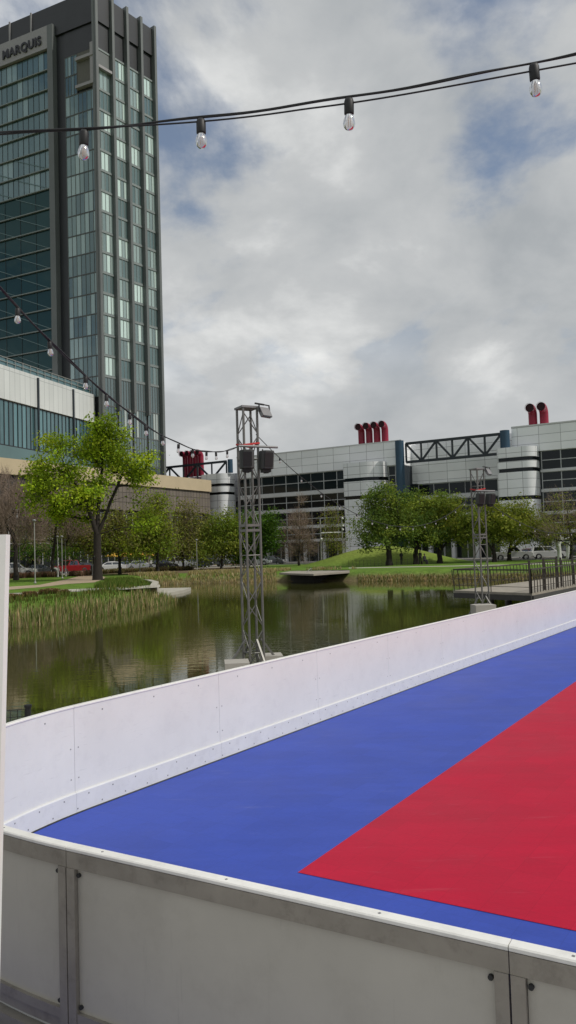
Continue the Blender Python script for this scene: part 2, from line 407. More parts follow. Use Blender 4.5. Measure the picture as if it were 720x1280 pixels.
# ------------------------------------------------------------------ sky and sun
SUN_AZ = Vector((0.93, -0.37, 0)).normalized()
SUN_EL = RAD(47)
def build_world():
    w = bpy.data.worlds.new('World'); S.world = w; w.use_nodes = True
    nt = w.node_tree; nt.nodes.clear()
    out = N(nt, 'ShaderNodeOutputWorld'); bg = N(nt, 'ShaderNodeBackground', Strength=0.1)
    sky = nt.nodes.new('ShaderNodeTexSky'); sky.sky_type = 'NISHITA'; sky.sun_disc = False
    sky.sun_elevation = SUN_EL
    sky.sun_rotation = math.atan2(SUN_AZ.x, SUN_AZ.y)
    tc = N(nt, 'ShaderNodeTexCoord')
    sep = N(nt, 'ShaderNodeSeparateXYZ'); nt.links.new(tc.outputs['Generated'], sep.inputs[0])
    zc = N(nt, 'ShaderNodeMath', operation='MAXIMUM'); nt.links.new(sep.outputs['Z'], zc.inputs[0]); zc.inputs[1].default_value = 0.0
    za = N(nt, 'ShaderNodeMath', operation='ADD'); nt.links.new(zc.outputs[0], za.inputs[0]); za.inputs[1].default_value = 0.45
    dx = N(nt, 'ShaderNodeMath', operation='DIVIDE'); dy = N(nt, 'ShaderNodeMath', operation='DIVIDE')
    nt.links.new(sep.outputs['X'], dx.inputs[0]); nt.links.new(za.outputs[0], dx.inputs[1])
    nt.links.new(sep.outputs['Y'], dy.inputs[0]); nt.links.new(za.outputs[0], dy.inputs[1])
    cb = N(nt, 'ShaderNodeCombineXYZ'); nt.links.new(dx.outputs[0], cb.inputs[0]); nt.links.new(dy.outputs[0], cb.inputs[1])
    def noise(scale, detail, rough, off, dist=0.0):
        mp = N(nt, 'ShaderNodeMapping'); mp.inputs['Location'].default_value = off
        nt.links.new(cb.outputs[0], mp.inputs['Vector'])
        n = N(nt, 'ShaderNodeTexNoise', Scale=scale, Detail=detail, Roughness=rough); n.inputs['Distortion'].default_value = dist
        nt.links.new(mp.outputs[0], n.inputs['Vector'])
        return n.outputs['Fac']
    def mrange(src, a, b, c, d, smooth=True):
        r = N(nt, 'ShaderNodeMapRange')
        if smooth: r.interpolation_type = 'SMOOTHSTEP'
        for k, v in (('From Min', a), ('From Max', b), ('To Min', c), ('To Max', d)): r.inputs[k].default_value = v
        nt.links.new(src, r.inputs['Value']); return r.outputs[0]
    cover = mrange(noise(2.3, 10, 0.57, SKY_OFF, 0.2), 0.37, 0.51, 0.14, 1.0)
    lowz = mrange(sep.outputs['Z'], 0.16, 0.42, 1.0, 0.0)      # solid cloud towards the horizon
    mxc = N(nt, 'ShaderNodeMath', operation='MAXIMUM'); nt.links.new(cover, mxc.inputs[0]); nt.links.new(lowz, mxc.inputs[1])
    shade = noise(2.8, 9, 0.55, (SKY_OFF[0] + 3.1, SKY_OFF[1] - 1.7, 2.0), 0.15)
    hz = mrange(sep.outputs['Z'], 0.0, 0.28, 0.25, 1.0)
    s0 = N(nt, 'ShaderNodeMath', operation='SUBTRACT'); nt.links.new(shade, s0.inputs[0]); s0.inputs[1].default_value = 0.5
    s1 = N(nt, 'ShaderNodeMath', operation='MULTIPLY_ADD'); nt.links.new(s0.outputs[0], s1.inputs[0]); nt.links.new(hz, s1.inputs[1]); s1.inputs[2].default_value = 0.5
    shade = s1.outputs[0]
    cr = N(nt, 'ShaderNodeValToRGB')
    cr.color_ramp.elements[0].position = 0.34; cr.color_ramp.elements[0].color = (3.9, 4.15, 4.35, 1)
    cr.color_ramp.elements[1].position = 0.68; cr.color_ramp.elements[1].color = (8.9, 8.95, 8.8, 1)
    e = cr.color_ramp.elements.new(0.52); e.color = (5.4, 5.55, 5.62, 1)
    nt.links.new(shade, cr.inputs[0])
    mx = N(nt, 'ShaderNodeMix', data_type='RGBA')
    nt.links.new(mxc.outputs[0], mx.inputs['Factor']); nt.links.new(sky.outputs[0], mx.inputs['A']); nt.links.new(cr.outputs[0], mx.inputs['B'])
    nt.links.new(mx.outputs['Result'], bg.inputs['Color'])
    nt.links.new(bg.outputs[0], out.inputs[0])
SKY_OFF = (17.664, 5.95, 0.0)
build_world()
sl = bpy.data.lights.new('sun', 'SUN'); sl.energy = 2.5; sl.angle = RAD(0.6); sl.color = (1.0, 0.95, 0.87)
so = bpy.data.objects.new('sun', sl); COL.objects.link(so)
sd = Vector((SUN_AZ.x * math.cos(SUN_EL), SUN_AZ.y * math.cos(SUN_EL), math.sin(SUN_EL)))
so.rotation_euler = (-sd).to_track_quat('-Z', 'Y').to_euler(); so.location = (40, -30, 60)
S.view_settings.view_transform = 'Standard'; S.view_settings.look = 'None'; S.view_settings.exposure = 0; S.view_settings.gamma = 1
S.render.film_transparent = False
# ------------------------------------------------------------------ terrain and lake
LAKE = [(-60, -20), (-60, 14), (-45, 24), (-30, 31), (-20, 35.2), (-14, 38.2), (-11.9, 43.0), (-10.0, 49.0), (-9.3, 54.5), (-9.7, 60), (-10.6, 66), (-12.2, 71.5),
        (-15.5, 75.5), (-17.5, 79.5), (-15.5, 83.5), (-11.5, 85.3), (-5.4, 85.0), (-1.2, 84.2), (3.0, 81.0), (9.0, 77.3), (14.8, 74.0), (24, 68.5), (33, 62), (44, 57), (70, 50), (70, -20)]
LP = np.array(LAKE)
def lake_sd(P):
    """signed distance to the shore, negative in the water"""
    P = np.asarray(P, float); n = len(LP)
    d = np.full(len(P), 1e9); inside = np.zeros(len(P), bool)
    for i in range(n):
        a, b = LP[i], LP[(i + 1) % n]
        e = b - a; w = P - a
        t = np.clip((w @ e) / (e @ e), 0, 1)
        q = w - t[:, None] * e
        d = np.minimum(d, np.hypot(q[:, 0], q[:, 1]))
        c = (a[1] > P[:, 1]) != (b[1] > P[:, 1])
        with np.errstate(divide='ignore', invalid='ignore'):
            xx = a[0] + (P[:, 1] - a[1]) * (b[0] - a[0]) / (b[1] - a[1])
        inside ^= c & (P[:, 0] < xx)
    return np.where(inside, -d, d)
WATER_Z = -0.8
MOUND = (13.4, 112.0, 12.8, 2.5)
def heights(P):
    sd = lake_sd(P)
    z = np.where(sd < 0, WATER_Z + np.maximum(sd, -4) * 0.35, WATER_Z + 1.0 * np.sin(np.clip(sd / 2.6, 0, 1) * math.pi / 2))
    r = np.hypot((P[:, 0] - MOUND[0]) / MOUND[2], (P[:, 1] - MOUND[1]) / (MOUND[2] * 0.75))
    z = z + np.where(r < 1, MOUND[3] * np.cos(np.clip(r, 0, 1) * math.pi / 2) ** 1.6, 0)
    return z, sd
def gz(x, y):
    return float(heights(np.array([(x, y)]))[0][0])

def axis(a, b, step, ends):
    return list(ends[0]) + list(np.arange(a, b + step / 2, step)) + list(ends[1])
gx = axis(-62, 76, 0.8, ([-2500, -600, -220, -110, -80, -70], [90, 120, 220, 600, 2500]))
gy = axis(-6, 132, 0.8, ([-2500, -500, -120, -40, -20], [150, 180, 260, 600, 2800]))
P = np.array([(x, y) for y in gy for x in gx])
Z, SD = heights(P)
nx = len(gx)
me = bpy.data.meshes.new('ground')
me.from_pydata([(float(p[0]), float(p[1]), float(z)) for p, z in zip(P, Z)], [],
               [(j * nx + i, j * nx + i + 1, (j + 1) * nx + i + 1, (j + 1) * nx + i) for j in range(len(gy) - 1) for i in range(nx - 1)])
ca = me.color_attributes.new('Col', 'FLOAT_COLOR', 'POINT')
def smooth(x, a, b):
    t = np.clip((x - a) / (b - a), 0, 1); return t * t * (3 - 2 * t)
bank = 1 - smooth(SD, .4, 1.5)                           # R: damp bank
bare = smooth(P[:, 1] + 0.55 * P[:, 0], 82, 88) * (1 - smooth(P[:, 0], -8, -2))   # G: bare mulch under the street trees, left
bare = np.maximum(bare, smooth(-P[:, 0], 30, 34) * smooth(P[:, 1], 70, 76))
dry = np.clip(1 - np.hypot((P[:, 0] - MOUND[0]) / 13, (P[:, 1] - MOUND[1]) / 11), 0, 1) * 1.6   # B: dry grass on the mound
ca.data.foreach_set('color', np.stack([bank, bare, np.clip(dry, 0, 1), np.ones(len(P))], 1).astype(np.float32).ravel())
me.polygons.foreach_set('use_smooth', [True] * len(me.polygons))
g = bpy.data.objects.new('ground', me); COL.objects.link(g); g['kind'] = 'structure'
def groundmat():
    m, nt, out = newmat('lawn')
    b = N(nt, 'ShaderNodeBsdfPrincipled', Roughness=0.95); b.inputs['Specular IOR Level'].default_value = 0.1
    tc = N(nt, 'ShaderNodeTexCoord'); a = N(nt, 'ShaderNodeAttribute', attribute_name='Col')
    sp = N(nt, 'ShaderNodeSeparateColor'); nt.links.new(a.outputs['Color'], sp.inputs[0])
    n1 = N(nt, 'ShaderNodeTexNoise', Scale=0.35, Detail=8.0, Roughness=0.7); nt.links.new(tc.outputs['Object'], n1.inputs['Vector'])
    n2 = N(nt, 'ShaderNodeTexNoise', Scale=3.0, Detail=6.0, Roughness=0.7); nt.links.new(tc.outputs['Object'], n2.inputs['Vector'])
    r = N(nt, 'ShaderNodeValToRGB')
    r.color_ramp.elements[0].position = 0.3; r.color_ramp.elements[0].color = (0.075, 0.135, 0.022, 1)
    r.color_ramp.elements[1].position = 0.7; r.color_ramp.elements[1].color = (0.15, 0.245, 0.038, 1)
    nt.links.new(n1.outputs['Fac'], r.inputs[0])
    def over(base, col, fac, amp=None):
        mx = N(nt, 'ShaderNodeMix', data_type='RGBA'); nt.links.new(base, mx.inputs['A']); mx.inputs['B'].default_value = c4(col)
        nt.links.new(fac, mx.inputs['Factor']); return mx.outputs['Result']
    c = over(r.outputs[0], (0.20, 0.25, 0.05), sp.outputs[2])
    c = over(c, (0.155, 0.115, 0.07), sp.outputs[1])
    c = over(c, (0.16, 0.13, 0.07), sp.outputs[0])
    mr = N(nt, 'ShaderNodeMapRange'); mr.inputs['From Min'].default_value = 0.3; mr.inputs['From Max'].default_value = 0.7; mr.inputs['To Min'].default_value = 0.65; mr.inputs['To Max'].default_value = 1.3
    nt.links.new(n2.outputs['Fac'], mr.inputs['Value'])
    sc = N(nt, 'ShaderNodeVectorMath', operation='SCALE'); nt.links.new(c, sc.inputs[0]); nt.links.new(mr.outputs[0], sc.inputs['Scale'])
    nt.links.new(sc.outputs[0], b.inputs['Base Color'])
    bp = N(nt, 'ShaderNodeBump', Strength=0.6, Distance=0.15); nt.links.new(n2.outputs['Fac'], bp.inputs['Height']); nt.links.new(bp.outputs[0], b.inputs['Normal'])
    nt.links.new(b.outputs[0], out.inputs[0]); return m
me.materials.append(groundmat())

def watermat():
    m, nt, out = newmat('lake_water')
    b = N(nt, 'ShaderNodeBsdfPrincipled', Roughness=0.03); b.inputs['IOR'].default_value = 1.33
    tc = N(nt, 'ShaderNodeTexCoord')
    nz = N(nt, 'ShaderNodeTexNoise', Scale=0.08, Detail=4.0); nt.links.new(tc.outputs['Object'], nz.inputs['Vector'])
    r = N(nt, 'ShaderNodeValToRGB')
    r.color_ramp.elements[0].position = 0.35; r.color_ramp.elements[0].color = (0.044, 0.047, 0.012, 1)
    r.color_ramp.elements[1].position = 0.7; r.color_ramp.elements[1].color = (0.060, 0.060, 0.019, 1)
    nt.links.new(nz.outputs['Fac'], r.inputs[0]); nt.links.new(r.outputs[0], b.inputs['Base Color'])
    mp = N(nt, 'ShaderNodeMapping'); mp.inputs['Rotation'].default_value = (0, 0, RAD(25)); mp.inputs['Scale'].default_value = (0.8, 2.2, 1)
    nt.links.new(tc.outputs['Object'], mp.inputs['Vector'])
    w1 = N(nt, 'ShaderNodeTexNoise', Scale=1.6, Detail=3.0, Roughness=0.5); nt.links.new(mp.outputs[0], w1.inputs['Vector'])
    w2 = N(nt, 'ShaderNodeTexNoise', Scale=0.06, Detail=3.0); nt.links.new(tc.outputs['Object'], w2.inputs['Vector'])
    mr = N(nt, 'ShaderNodeMapRange'); mr.inputs['From Min'].default_value = 0.42; mr.inputs['From Max'].default_value = 0.62; mr.inputs['To Min'].default_value = 0.10; mr.inputs['To Max'].default_value = 0.75
    nt.links.new(w2.outputs['Fac'], mr.inputs['Value'])
    hm = N(nt, 'ShaderNodeMath', operation='MULTIPLY'); nt.links.new(w1.outputs['Fac'], hm.inputs[0]); nt.links.new(mr.outputs[0], hm.inputs[1])
    bp = N(nt, 'ShaderNodeBump', Strength=0.30, Distance=0.035); nt.links.new(hm.outputs[0], bp.inputs['Height'])
    nt.links.new(bp.outputs[0], b.inputs['Normal'])
    nt.links.new(b.outputs[0], out.inputs[0]); return m
mb = MB(); mb.face([(-58, -19, WATER_Z), (72, -19, WATER_Z), (72, 92, WATER_Z), (-58, 92, WATER_Z)])
w = mb.build('water', watermat()); w['kind'] = 'structure'

# paths, roads
def sheet(name, poly, z, m, kind='structure'):
    mb = MB(); mb.face([(p[0], p[1], z) for p in poly]); o = mb.build(name, m); o['kind'] = kind; return o
sheet('path', [tuple(onz(x, y, .21))[:2] for x, y in ((2, 734), (50, 731), (82, 724.5), (100, 720), (122, 719), (135, 722), (118, 728), (84, 730), (50, 734), (2, 738))], .215, MT['stonepath'])
edge = [(2, 742), (45, 740.5), (80, 737), (120, 735.5), (160, 733.5), (200, 731)]
sheet('lawn_path', [tuple(onz(x, y, .21))[:2] for x, y in edge] + [tuple(onz(x, y + 3.2, .21))[:2] for x, y in edge[::-1]], .222, MT['palepath'])
sheet('concrete_path', [tuple(onz(x, y, .21))[:2] for x, y in ((436, 709.6), (500, 708.4), (566, 707.2), (640, 705.5), (720, 703), (720, 704), (640, 706.3), (566, 708), (500, 709.2), (436, 710.5))], .215, MT['palepath'])
def strip(p, q, w, off=0.0):
    p, q = Vector((*p, 0)), Vector((*q, 0)); d = (q - p).normalized(); n = Vector((-d.y, d.x, 0))
    return [tuple(p + n * (off - w / 2))[:2], tuple(q + n * (off - w / 2))[:2], tuple(q + n * (off + w / 2))[:2], tuple(p + n * (off + w / 2))[:2]]
ROADL = ((-62, 85.6), (-7.0, 125.7)); ROADR = ((62, 93), (-8.5, 136.0))
sheet('road', strip(*ROADL, 8.5), .214, MT['asphalt'])
sheet('avenue', strip(*ROADR, 10), .218, MT['asphalt'])
def kerb(name, a, b, off):
    mb = MB(); q = strip(a, b, 0.25, off); mb.prism(q, .1, .33); o = mb.build(name, MT['kerbstone']); o['kind'] = 'structure'
kerb('kerb', *ROADL, -4.4); kerb('kerb', *ROADR, 5.2)
def pave(name, a, b, w, off):
    mb = MB(); mb.prism(strip(a, b, w, off), .1, .32); o = mb.build(name, MT['paving']); o['kind'] = 'structure'
pave('pavement', *ROADL, 12, 10.3)
pave('pavement', *ROADR, 9.5, -9.8)

# ------------------------------------------------------------------ rink
E1 = Vector((0.5646, 0.8253)).normalized()     # along the far boards, away from the camera
E2 = Vector((0.867, -0.499)).normalized()      # along the near boards, to the right
CORN = Vector((-3.80, 5.67))
TL_ = 3.0
def boundary():
    pts = []
    a = CORN + E1 * TL_; b = CORN + E2 * TL_
    far = CORN + E1 * 33.5; near = CORN + E2 * 11.5
    n = 48
    for i in range(n): pts.append(far.lerp(a, i / n))
    m = 40
    for i in range(m + 1):
        t = i / m
        pts.append(a * (1 - t) ** 2 + CORN * 2 * t * (1 - t) + b * t * t)
    n = 20
    for i in range(1, n + 1): pts.append(b.lerp(near, i / n))
    # even spacing
    L = [0]
    for i in range(1, len(pts)): L.append(L[-1] + (pts[i] - pts[i - 1]).length)
    return pts, L
BP, BL = boundary()
def bpt(s):
    s = max(0, min(BL[-1] - 1e-4, s)); i = int(np.searchsorted(BL, s, 'right')) - 1
    t = (s - BL[i]) / (BL[i + 1] - BL[i]); p = BP[i].lerp(BP[i + 1], t)
    d1 = (BP[min(i + 2, len(BP) - 1)] - BP[max(i - 1, 0)]).normalized()
    return p, Vector((-d1.y, d1.x))            # point, inward normal
def nearest_s(q):
    return min(((Vector(q) - bpt(s)[0]).length, s) for s in np.arange(0, BL[-1], 0.02))[1]
S1 = nearest_s((-1.2, 4.16)); S2 = nearest_s((0.78, 3.03))
SEC = S2 - S1
HB = 1.07
def ring_strip(mb, s0, s1, prof, step=0.12):
    """sweep a closed profile [(inward offset, z)] along the boundary"""
    n = max(2, int((s1 - s0) / step)); rows = []
    for i in range(n + 1):
        p, nn = bpt(s0 + (s1 - s0) * i / n)
        rows.append([(p.x + nn.x * o, p.y + nn.y * o, z) for o, z in prof])
    mb.grid(rows, True); mb.face(rows[0]); mb.face(rows[-1][::-1])
def rect(o0, o1, z0, z1): return [(o0, z0), (o1, z0), (o1, z1), (o0, z1)]
rink = thing('rink_barrier', 'white dasher boards with kick plate and cap rail curving around the blue and red rink', 'rink barrier', (CORN.x, CORN.y, 0))
k0 = int(S1 // SEC) + 1
secs = [(S1 + i * SEC, S1 + (i + 1) * SEC) for i in range(-k0, 6)]
rnd = random.Random(3)
for s0, s1 in secs:
    s0 = max(s0, 0); s1 = min(s1, BL[-1])
    if s1 - s0 < 0.4: continue
    mb = MB(); ring_strip(mb, s0 + .0015, s1 - .0015, rect(0.006, 0.020, .02, HB - .023))
    mb.mi = 1
    n = max(2, int((s1 - s0) / .305)); n0 = n; n = max(2, n // 2)
    for i in range(n):                                   # screw heads of the face
        for ss in ((s0 + (s1 - s0) * (i + .5) / n, HB - .10), ):
            p, nn = bpt(ss[0]); mb.box((p.x + nn.x * .0205, p.y + nn.y * .0205, ss[1]), (.014, .003, .014), math.atan2(-nn.x, nn.y))
    for ss in (s0 + .05, s1 - .05):
        for z in (.35, .65):
            p, nn = bpt(ss); mb.box((p.x + nn.x * .0205, p.y + nn.y * .0205, z), (.012, .003, .012), math.atan2(-nn.x, nn.y))
    n = n0
    mb.build('panel', [MT['white_hdpe'], MT['greymetal']], rink, True)
    mb = MB(); ring_strip(mb, s0 + .001, s1 - .001, [(.022, .02), (.039, .02), (.039, .205), (.033, .215), (.022, .215)])
    mb.mi = 1
    for i in range(n):
        for z, o in ((.17, 0), (.055, .15)):
            p, nn = bpt(s0 + (s1 - s0) * (i + .5) / n + o); mb.box((p.x + nn.x * .0395, p.y + nn.y * .0395, z), (.013, .003, .013), math.atan2(-nn.x, nn.y))
    mb.build('kick_plate', [MT['kick'], MT['greymetal']], rink, True)
    mb = MB(); ring_strip(mb, s0 + .002, s1 - .002, [(-.030, HB - .022), (.024, HB - .022), (.027, HB - .018), (.027, HB - .005), (.023, HB), (-.029, HB), (-.034, HB - .006), (-.034, HB - .018)])
    mb.mi = 1
    for i in range(n // 2):
        p, nn = bpt(s0 + (s1 - s0) * (i + .3) / max(1, n // 2)); mb.box((p.x - nn.x * .004, p.y - nn.y * .004, HB + .0005), (.011, .011, .002), rnd.random())
    mb.build('cap_rail', [MT['cap'], MT['greymetal']], rink, True)
    mb = MB(); ring_strip(mb, s0 + .06, s1 - .06, rect(-.010, .004, .24, HB - .105))
    mb.build('back_panel', MT['back'], rink, True)
    mb = MB()
    ring_strip(mb, s0 + .002, s1 - .002, rect(-.031, .0035, HB - .105, HB - .024))
    ring_strip(mb, s0 + .06, s1 - .06, rect(-.031, .0035, .19, .24))
    ring_strip(mb, s0 + .06, s1 - .06, rect(-.018, .002, .13, .188))
    ring_strip(mb, s0 + .002, s1 - .002, rect(-.050, .0035, .03, .10))
    for a, b in ((s0 + .004, s0 + .058), (s1 - .058, s1 - .004)):
        ring_strip(mb, a, b, rect(-.034, .0038, .101, HB - .106), .05)
    mb.mi = 1
    for ss in (s0 + .075, s1 - .075):
        for z in (HB - .14, .27):
            p, nn = bpt(ss); mb.smooth = True
            mb.tube([(p.x - nn.x * .008, p.y - nn.y * .008, z), (p.x - nn.x * .024, p.y - nn.y * .024, z)], .011, 10)
    mb.build('frame', [MT['steel'], MT['dark']], rink, True)

# floors
sheet('rink_base', [tuple((bpt(s)[0] + bpt(s)[1] * .03)) for s in np.arange(0, BL[-1], .15)] + [(20, 14)], .003, MT['dark'])
inner = [bpt(s)[0] + bpt(s)[1] * .055 for s in np.arange(0, BL[-1], .15)]
far_r = inner[0] + E2 * 30; near_r = inner[-1]
poly = [(p.x, p.y) for p in inner] + [(near_r.x + 12, near_r.y + 17), (far_r.x, far_r.y)]
sheet('rink_floor', poly, 0.012, MT['bluefloor'])
RA = Vector((-0.01, 6.34)); r1 = Vector((0.538, 0.843)).normalized(); r2 = Vector((0.862, -0.507)).normalized()
sheet('red_court', [tuple(RA), tuple(RA + r2 * 9.5), tuple(RA + r2 * 9.5 + r1 * 27), tuple(RA + r1 * 27)], 0.016, MT['redfloor'])
inn0 = [bpt(s)[0] + bpt(s)[1] * .12 for s in np.arange(0, BL[-1], .15)]
# concrete deck to the lake
nout = Vector((-E1.y, E1.x))
d0 = CORN + E1 * 60 + nout * 3.55; d1 = CORN + E1 * 5.2 + nout * 3.55
DECK = [tuple(d0), tuple(d1), (-7.8, 8.6), (-14, 6.6), (-40, 3), (-60, 0), (-60, -30), (66, -30), (66, 40)]
mb = MB(); mb.prism(DECK[::-1], -2.6, -.012); o = mb.build('plaza', MT['concrete']); o['kind'] = 'structure'
# dark blue matting outside the near boards
ss_ = list(np.arange(S1 - 4.5, BL[-1], .15))
outs = [bpt(s)[0] - bpt(s)[1] * .10 for s in ss_] + [bpt(s)[0] - bpt(s)[1] * .75 for s in ss_[::-1]]
sheet('floor_matting', [(p.x, p.y) for p in outs], -.004, MT['bluemat'])

# wire mesh fence on the deck behind the corner
fence = thing('mesh_fence', 'low black wire mesh fence with round capped post behind the rink corner', 'fence', (-4.1, 9.75, -.01))
A = Vector(at(35, 886, 9.6)); A.z = 0
fd = Vector((-0.95, -0.31, 0)).normalized()
ph = at(35, 884, 9.6).z
for i in range(3):
    p = A + fd * 2.0 * i
    mb = MB(); mb.tube([(p.x, p.y, -.01), (p.x, p.y, ph)], .035, 10); mb.tube([(p.x, p.y, ph), (p.x, p.y, ph + .03)], .045, 10)
    mb.build('post', MT['black'], fence, True)
for i in range(2):
    mb = MB(); a = A + fd * (2.0 * i + .035); b = A + fd * (2.0 * i + 1.965)
    for z in np.arange(.06, ph - .02, .085): mb.bar((a.x, a.y, z), (b.x, b.y, z), .007)
    for t in np.linspace(0, 1, 24): q = a.lerp(b, t); mb.bar((q.x, q.y, .05), (q.x, q.y, ph - .02), .007)
    mb.build('mesh_panel', MT['black'], fence, True)

# white board at the left edge
sg = thing('sign_board', 'tall plain white board standing at the left edge beside the rink', 'sign board', (-1.55, 3.3, 0))
e0 = at(7.5, 668, 3.3); e1 = at(-1.0, 1062, 3.3)
tilt = (e0.x - e1.x) / (e0.z - e1.z)
xb = e0.x - tilt * e0.z
mb = MB(); W = .9
for y0, y1 in ((3.30, 3.35),):
    P4 = [(xb - W, .12), (xb, .12), (e0.x, e0.z), (e0.x - W, e0.z)]
    for q in (y0, y1): pass
    fr = [(x, y0, z) for x, z in P4]; bk = [(x, y1, z) for x, z in P4]
    mb.face(fr); mb.face(bk[::-1])
    for i in range(4): mb.face([fr[i], bk[i], bk[(i + 1) % 4], fr[(i + 1) % 4]])
mb.build('board', MT['signwhite'], sg, True)
for x in (xb - W + .1, xb - .1):
    mb = MB(); mb.box((x, 3.325, .06), (.07, .5, .12)); mb.build('foot', MT['greymetal'], sg, True)

# ------------------------------------------------------------------ truss towers
def make_truss(base, top, rz, label, n_rung):
    t = thing('lighting_truss', label, 'truss tower', base, rz, 'box truss towers on the lake side of the rink')
    a = .15; h = top
    cs = [(-a, -a), (a, -a), (a, a), (-a, a)]
    for x, y in cs:
        mb = MB(); mb.tube([(x, y, .06), (x, y, h - .02)], .025, 10); mb.build('chord', MT['alu'], t)
    for k in range(4):
        p, q = cs[k], cs[(k + 1) % 4]
        mb = MB(); dz = (h - .2) / n_rung
        for i in range(n_rung):
            z0 = .12 + i * dz; z1 = z0 + dz
            A_, B_ = (p, q) if (i + k) % 2 == 0 else (q, p)
            mb.tube([(A_[0], A_[1], z1 - .03), (B_[0], B_[1], z0 + .03)], .011, 6)
            if i % 4 == 0: mb.tube([(p[0], p[1], z1), (q[0], q[1], z1)], .011, 6)
        mb.build('bracing', MT['alu'], t)
    mb = MB()
    for z in (h * .55, h * .55 + .10):
        for k in range(4):
            p, q = cs[k], cs[(k + 1) % 4]; mb.bar((p[0], p[1], z), (q[0], q[1], z), .03, .05)
    mb.build('splice_collar', MT['alu'], t)
    mb = MB(); mb.box((0, 0, h), (.38, .38, .04)); mb.build('top_plate', MT['greymetal'], t)
    mb = MB(); mb.box((0, 0, .03), (.5, .5, .05)); mb.build('base_plate', MT['greymetal'], t)
    mb = MB()
    for sx, sy in ((1, 0), (-1, 0), (0, 1), (0, -1)):
        mb.bar((sx * .16, sy * .16, .85), (sx * .75, sy * .75, .1), .035)
    mb.build('outrigger', MT['alu'], t)
    zc = h * .835
    mb = MB(); mb.tube([(-.30, -.22, zc + .1), (.55, -.22, zc + .1)], .024, 8); mb.build('crossbar', MT['greymetal'], t)
    mb = MB()
    for k in range(4):
        p, q = cs[k], cs[(k + 1) % 4]; s = 1.15
        mb.bar((p[0] * s, p[1] * s, zc + .13 + .05 * (k % 2)), (q[0] * s, q[1] * s, zc + .13 + .05 * ((k + 1) % 2)), .02, .035)
    mb.build('strap', MT['redstrap'], t)
    return t
def loudspeaker(loc, rz, label):
    t = thing('loudspeaker', label, 'speaker', loc, rz, 'loudspeakers clamped to the truss towers')
    mb = MB(); pr = [(-.14, .13), (-.17, 0), (-.15, -.10), (-.08, -.16), (.08, -.16), (.15, -.10), (.17, 0), (.14, .13)]
    tilt = lambda x, y, z: (x, y - z * .18, z)
    rows = [[tilt(x * s, y * s, z) for x, y in pr] for z, s in ((-.19, .95), (-.18, 1), (.18, 1), (.19, .95))]
    mb.grid(rows, True); mb.face(rows[0][::-1]); mb.face(rows[-1]); mb.build('cabinet', MT['speaker'], t)
    mb = MB(); mb.box((0, -.145, 0), (.20, .05, .30), rot=Matrix.Rotation(RAD(10), 3, 'X')); mb.build('grille', MT['black'], t)
    mb = MB(); mb.box((0, .04, -.225), (.2, .16, .07)); mb.tube([(0, .02, -.28), (0, .02, -.20)], .06, 10); mb.build('yoke_bracket', MT['black'], t)
    t.scale = (.86, .86, .92)
    mb = MB(); mb.tube([(0, .1, .1), (0, .20, .25)], .018, 6); mb.build('clamp', MT['greymetal'], t)
    return t
def floodlight(loc, rz, label):
    t = thing('floodlight', label, 'floodlight', loc, rz, 'floodlights on the truss towers')
    mb = MB(); R = Matrix.Rotation(RAD(-28), 3, 'X')
    mb.box((0, 0, -.06), (.27, .08, .2), rot=R); mb.build('housing', MT['greymetal'], t)
    mb = MB(); mb.box((0, -.047, -.085), (.23, .01, .16), rot=R); mb.build('lens', MT['carglass'], t)
    mb = MB()
    for s in (-1, 1): mb.bar((s * .15, .0, -.06), (s * .15, .02, .1), .02)
    mb.bar((-.16, .02, .1), (.16, .02, .1), .02); mb.bar((0, .02, .1), (-.18, .1, .12), .03)
    mb.build('yoke', MT['black'], t)
    return t
def ballast(loc, size, rz, label):
    t = thing('ballast_block', label, 'ballast block', loc, rz, 'concrete ballast blocks at the truss feet')
    sx, sy, sz = size
    mb = MB(); mb.box((0, 0, sz * .55), (sx, sy, sz * .9)); mb.build('block', MT['concrete'], t)
    mb = MB()
    for s in (-1, 1): mb.box((s * sx * .33, 0, sz * .05), (sx * .2, sy, sz * .1))
    mb.build('skid', MT['deckside'], t)
    return t
TB = [(Vector(at(313.5, 690, 15.5)), 5.42, RAD(28)), (Vector(at(600.5, 690, 26.0)), 5.06, RAD(30))]
tops = []
for i, (p, h, rz) in enumerate(TB):
    # the towers lean very slightly with the deck, so place them by their mid height
    base = Vector((p.x, p.y, -.01))
    t = make_truss(base, h, rz, ['nearer aluminium box truss tower standing in front of the lake', 'farther aluminium box truss tower beside the boardwalk railing'][i], int(h / .47))
    tops.append((base, h))
    R = Matrix.Rotation(rz, 3, 'Z')
    zc = h * .835
    w1, w2 = [('dark grey loudspeaker on the camera side of the nearer truss', 'dark grey loudspeaker hung outboard right of the nearer truss'), ('grey loudspeaker on the camera side of the farther truss', 'grey loudspeaker hung outboard right of the farther truss')][i]
    loudspeaker(base + Vector((-.01, -.33, zc - .17)), RAD(8), w1)
    loudspeaker(base + Vector((.36, -.20, zc - .18)), RAD(24), w2)
    floodlight(base + Vector((.36, -.05, h - .05)), RAD(50), ['small floodlight on top of the nearer truss', 'small floodlight on top of the farther truss'][i])
b0 = tops[0][0]
ballast(b0 + Vector((-.30, -.52, 0)), (.46, .6, .50), RAD(6), 'pale concrete block with dark skids left of the nearer truss foot')
ballast(b0 + Vector((.34, .30, 0)), (.42, .5, .50), RAD(6), 'concrete block right of the nearer truss foot')
ballast(tops[1][0] + Vector((-.12, -.55, 0)), (.66, .6, .62), RAD(4), 'concrete block under the farther truss')

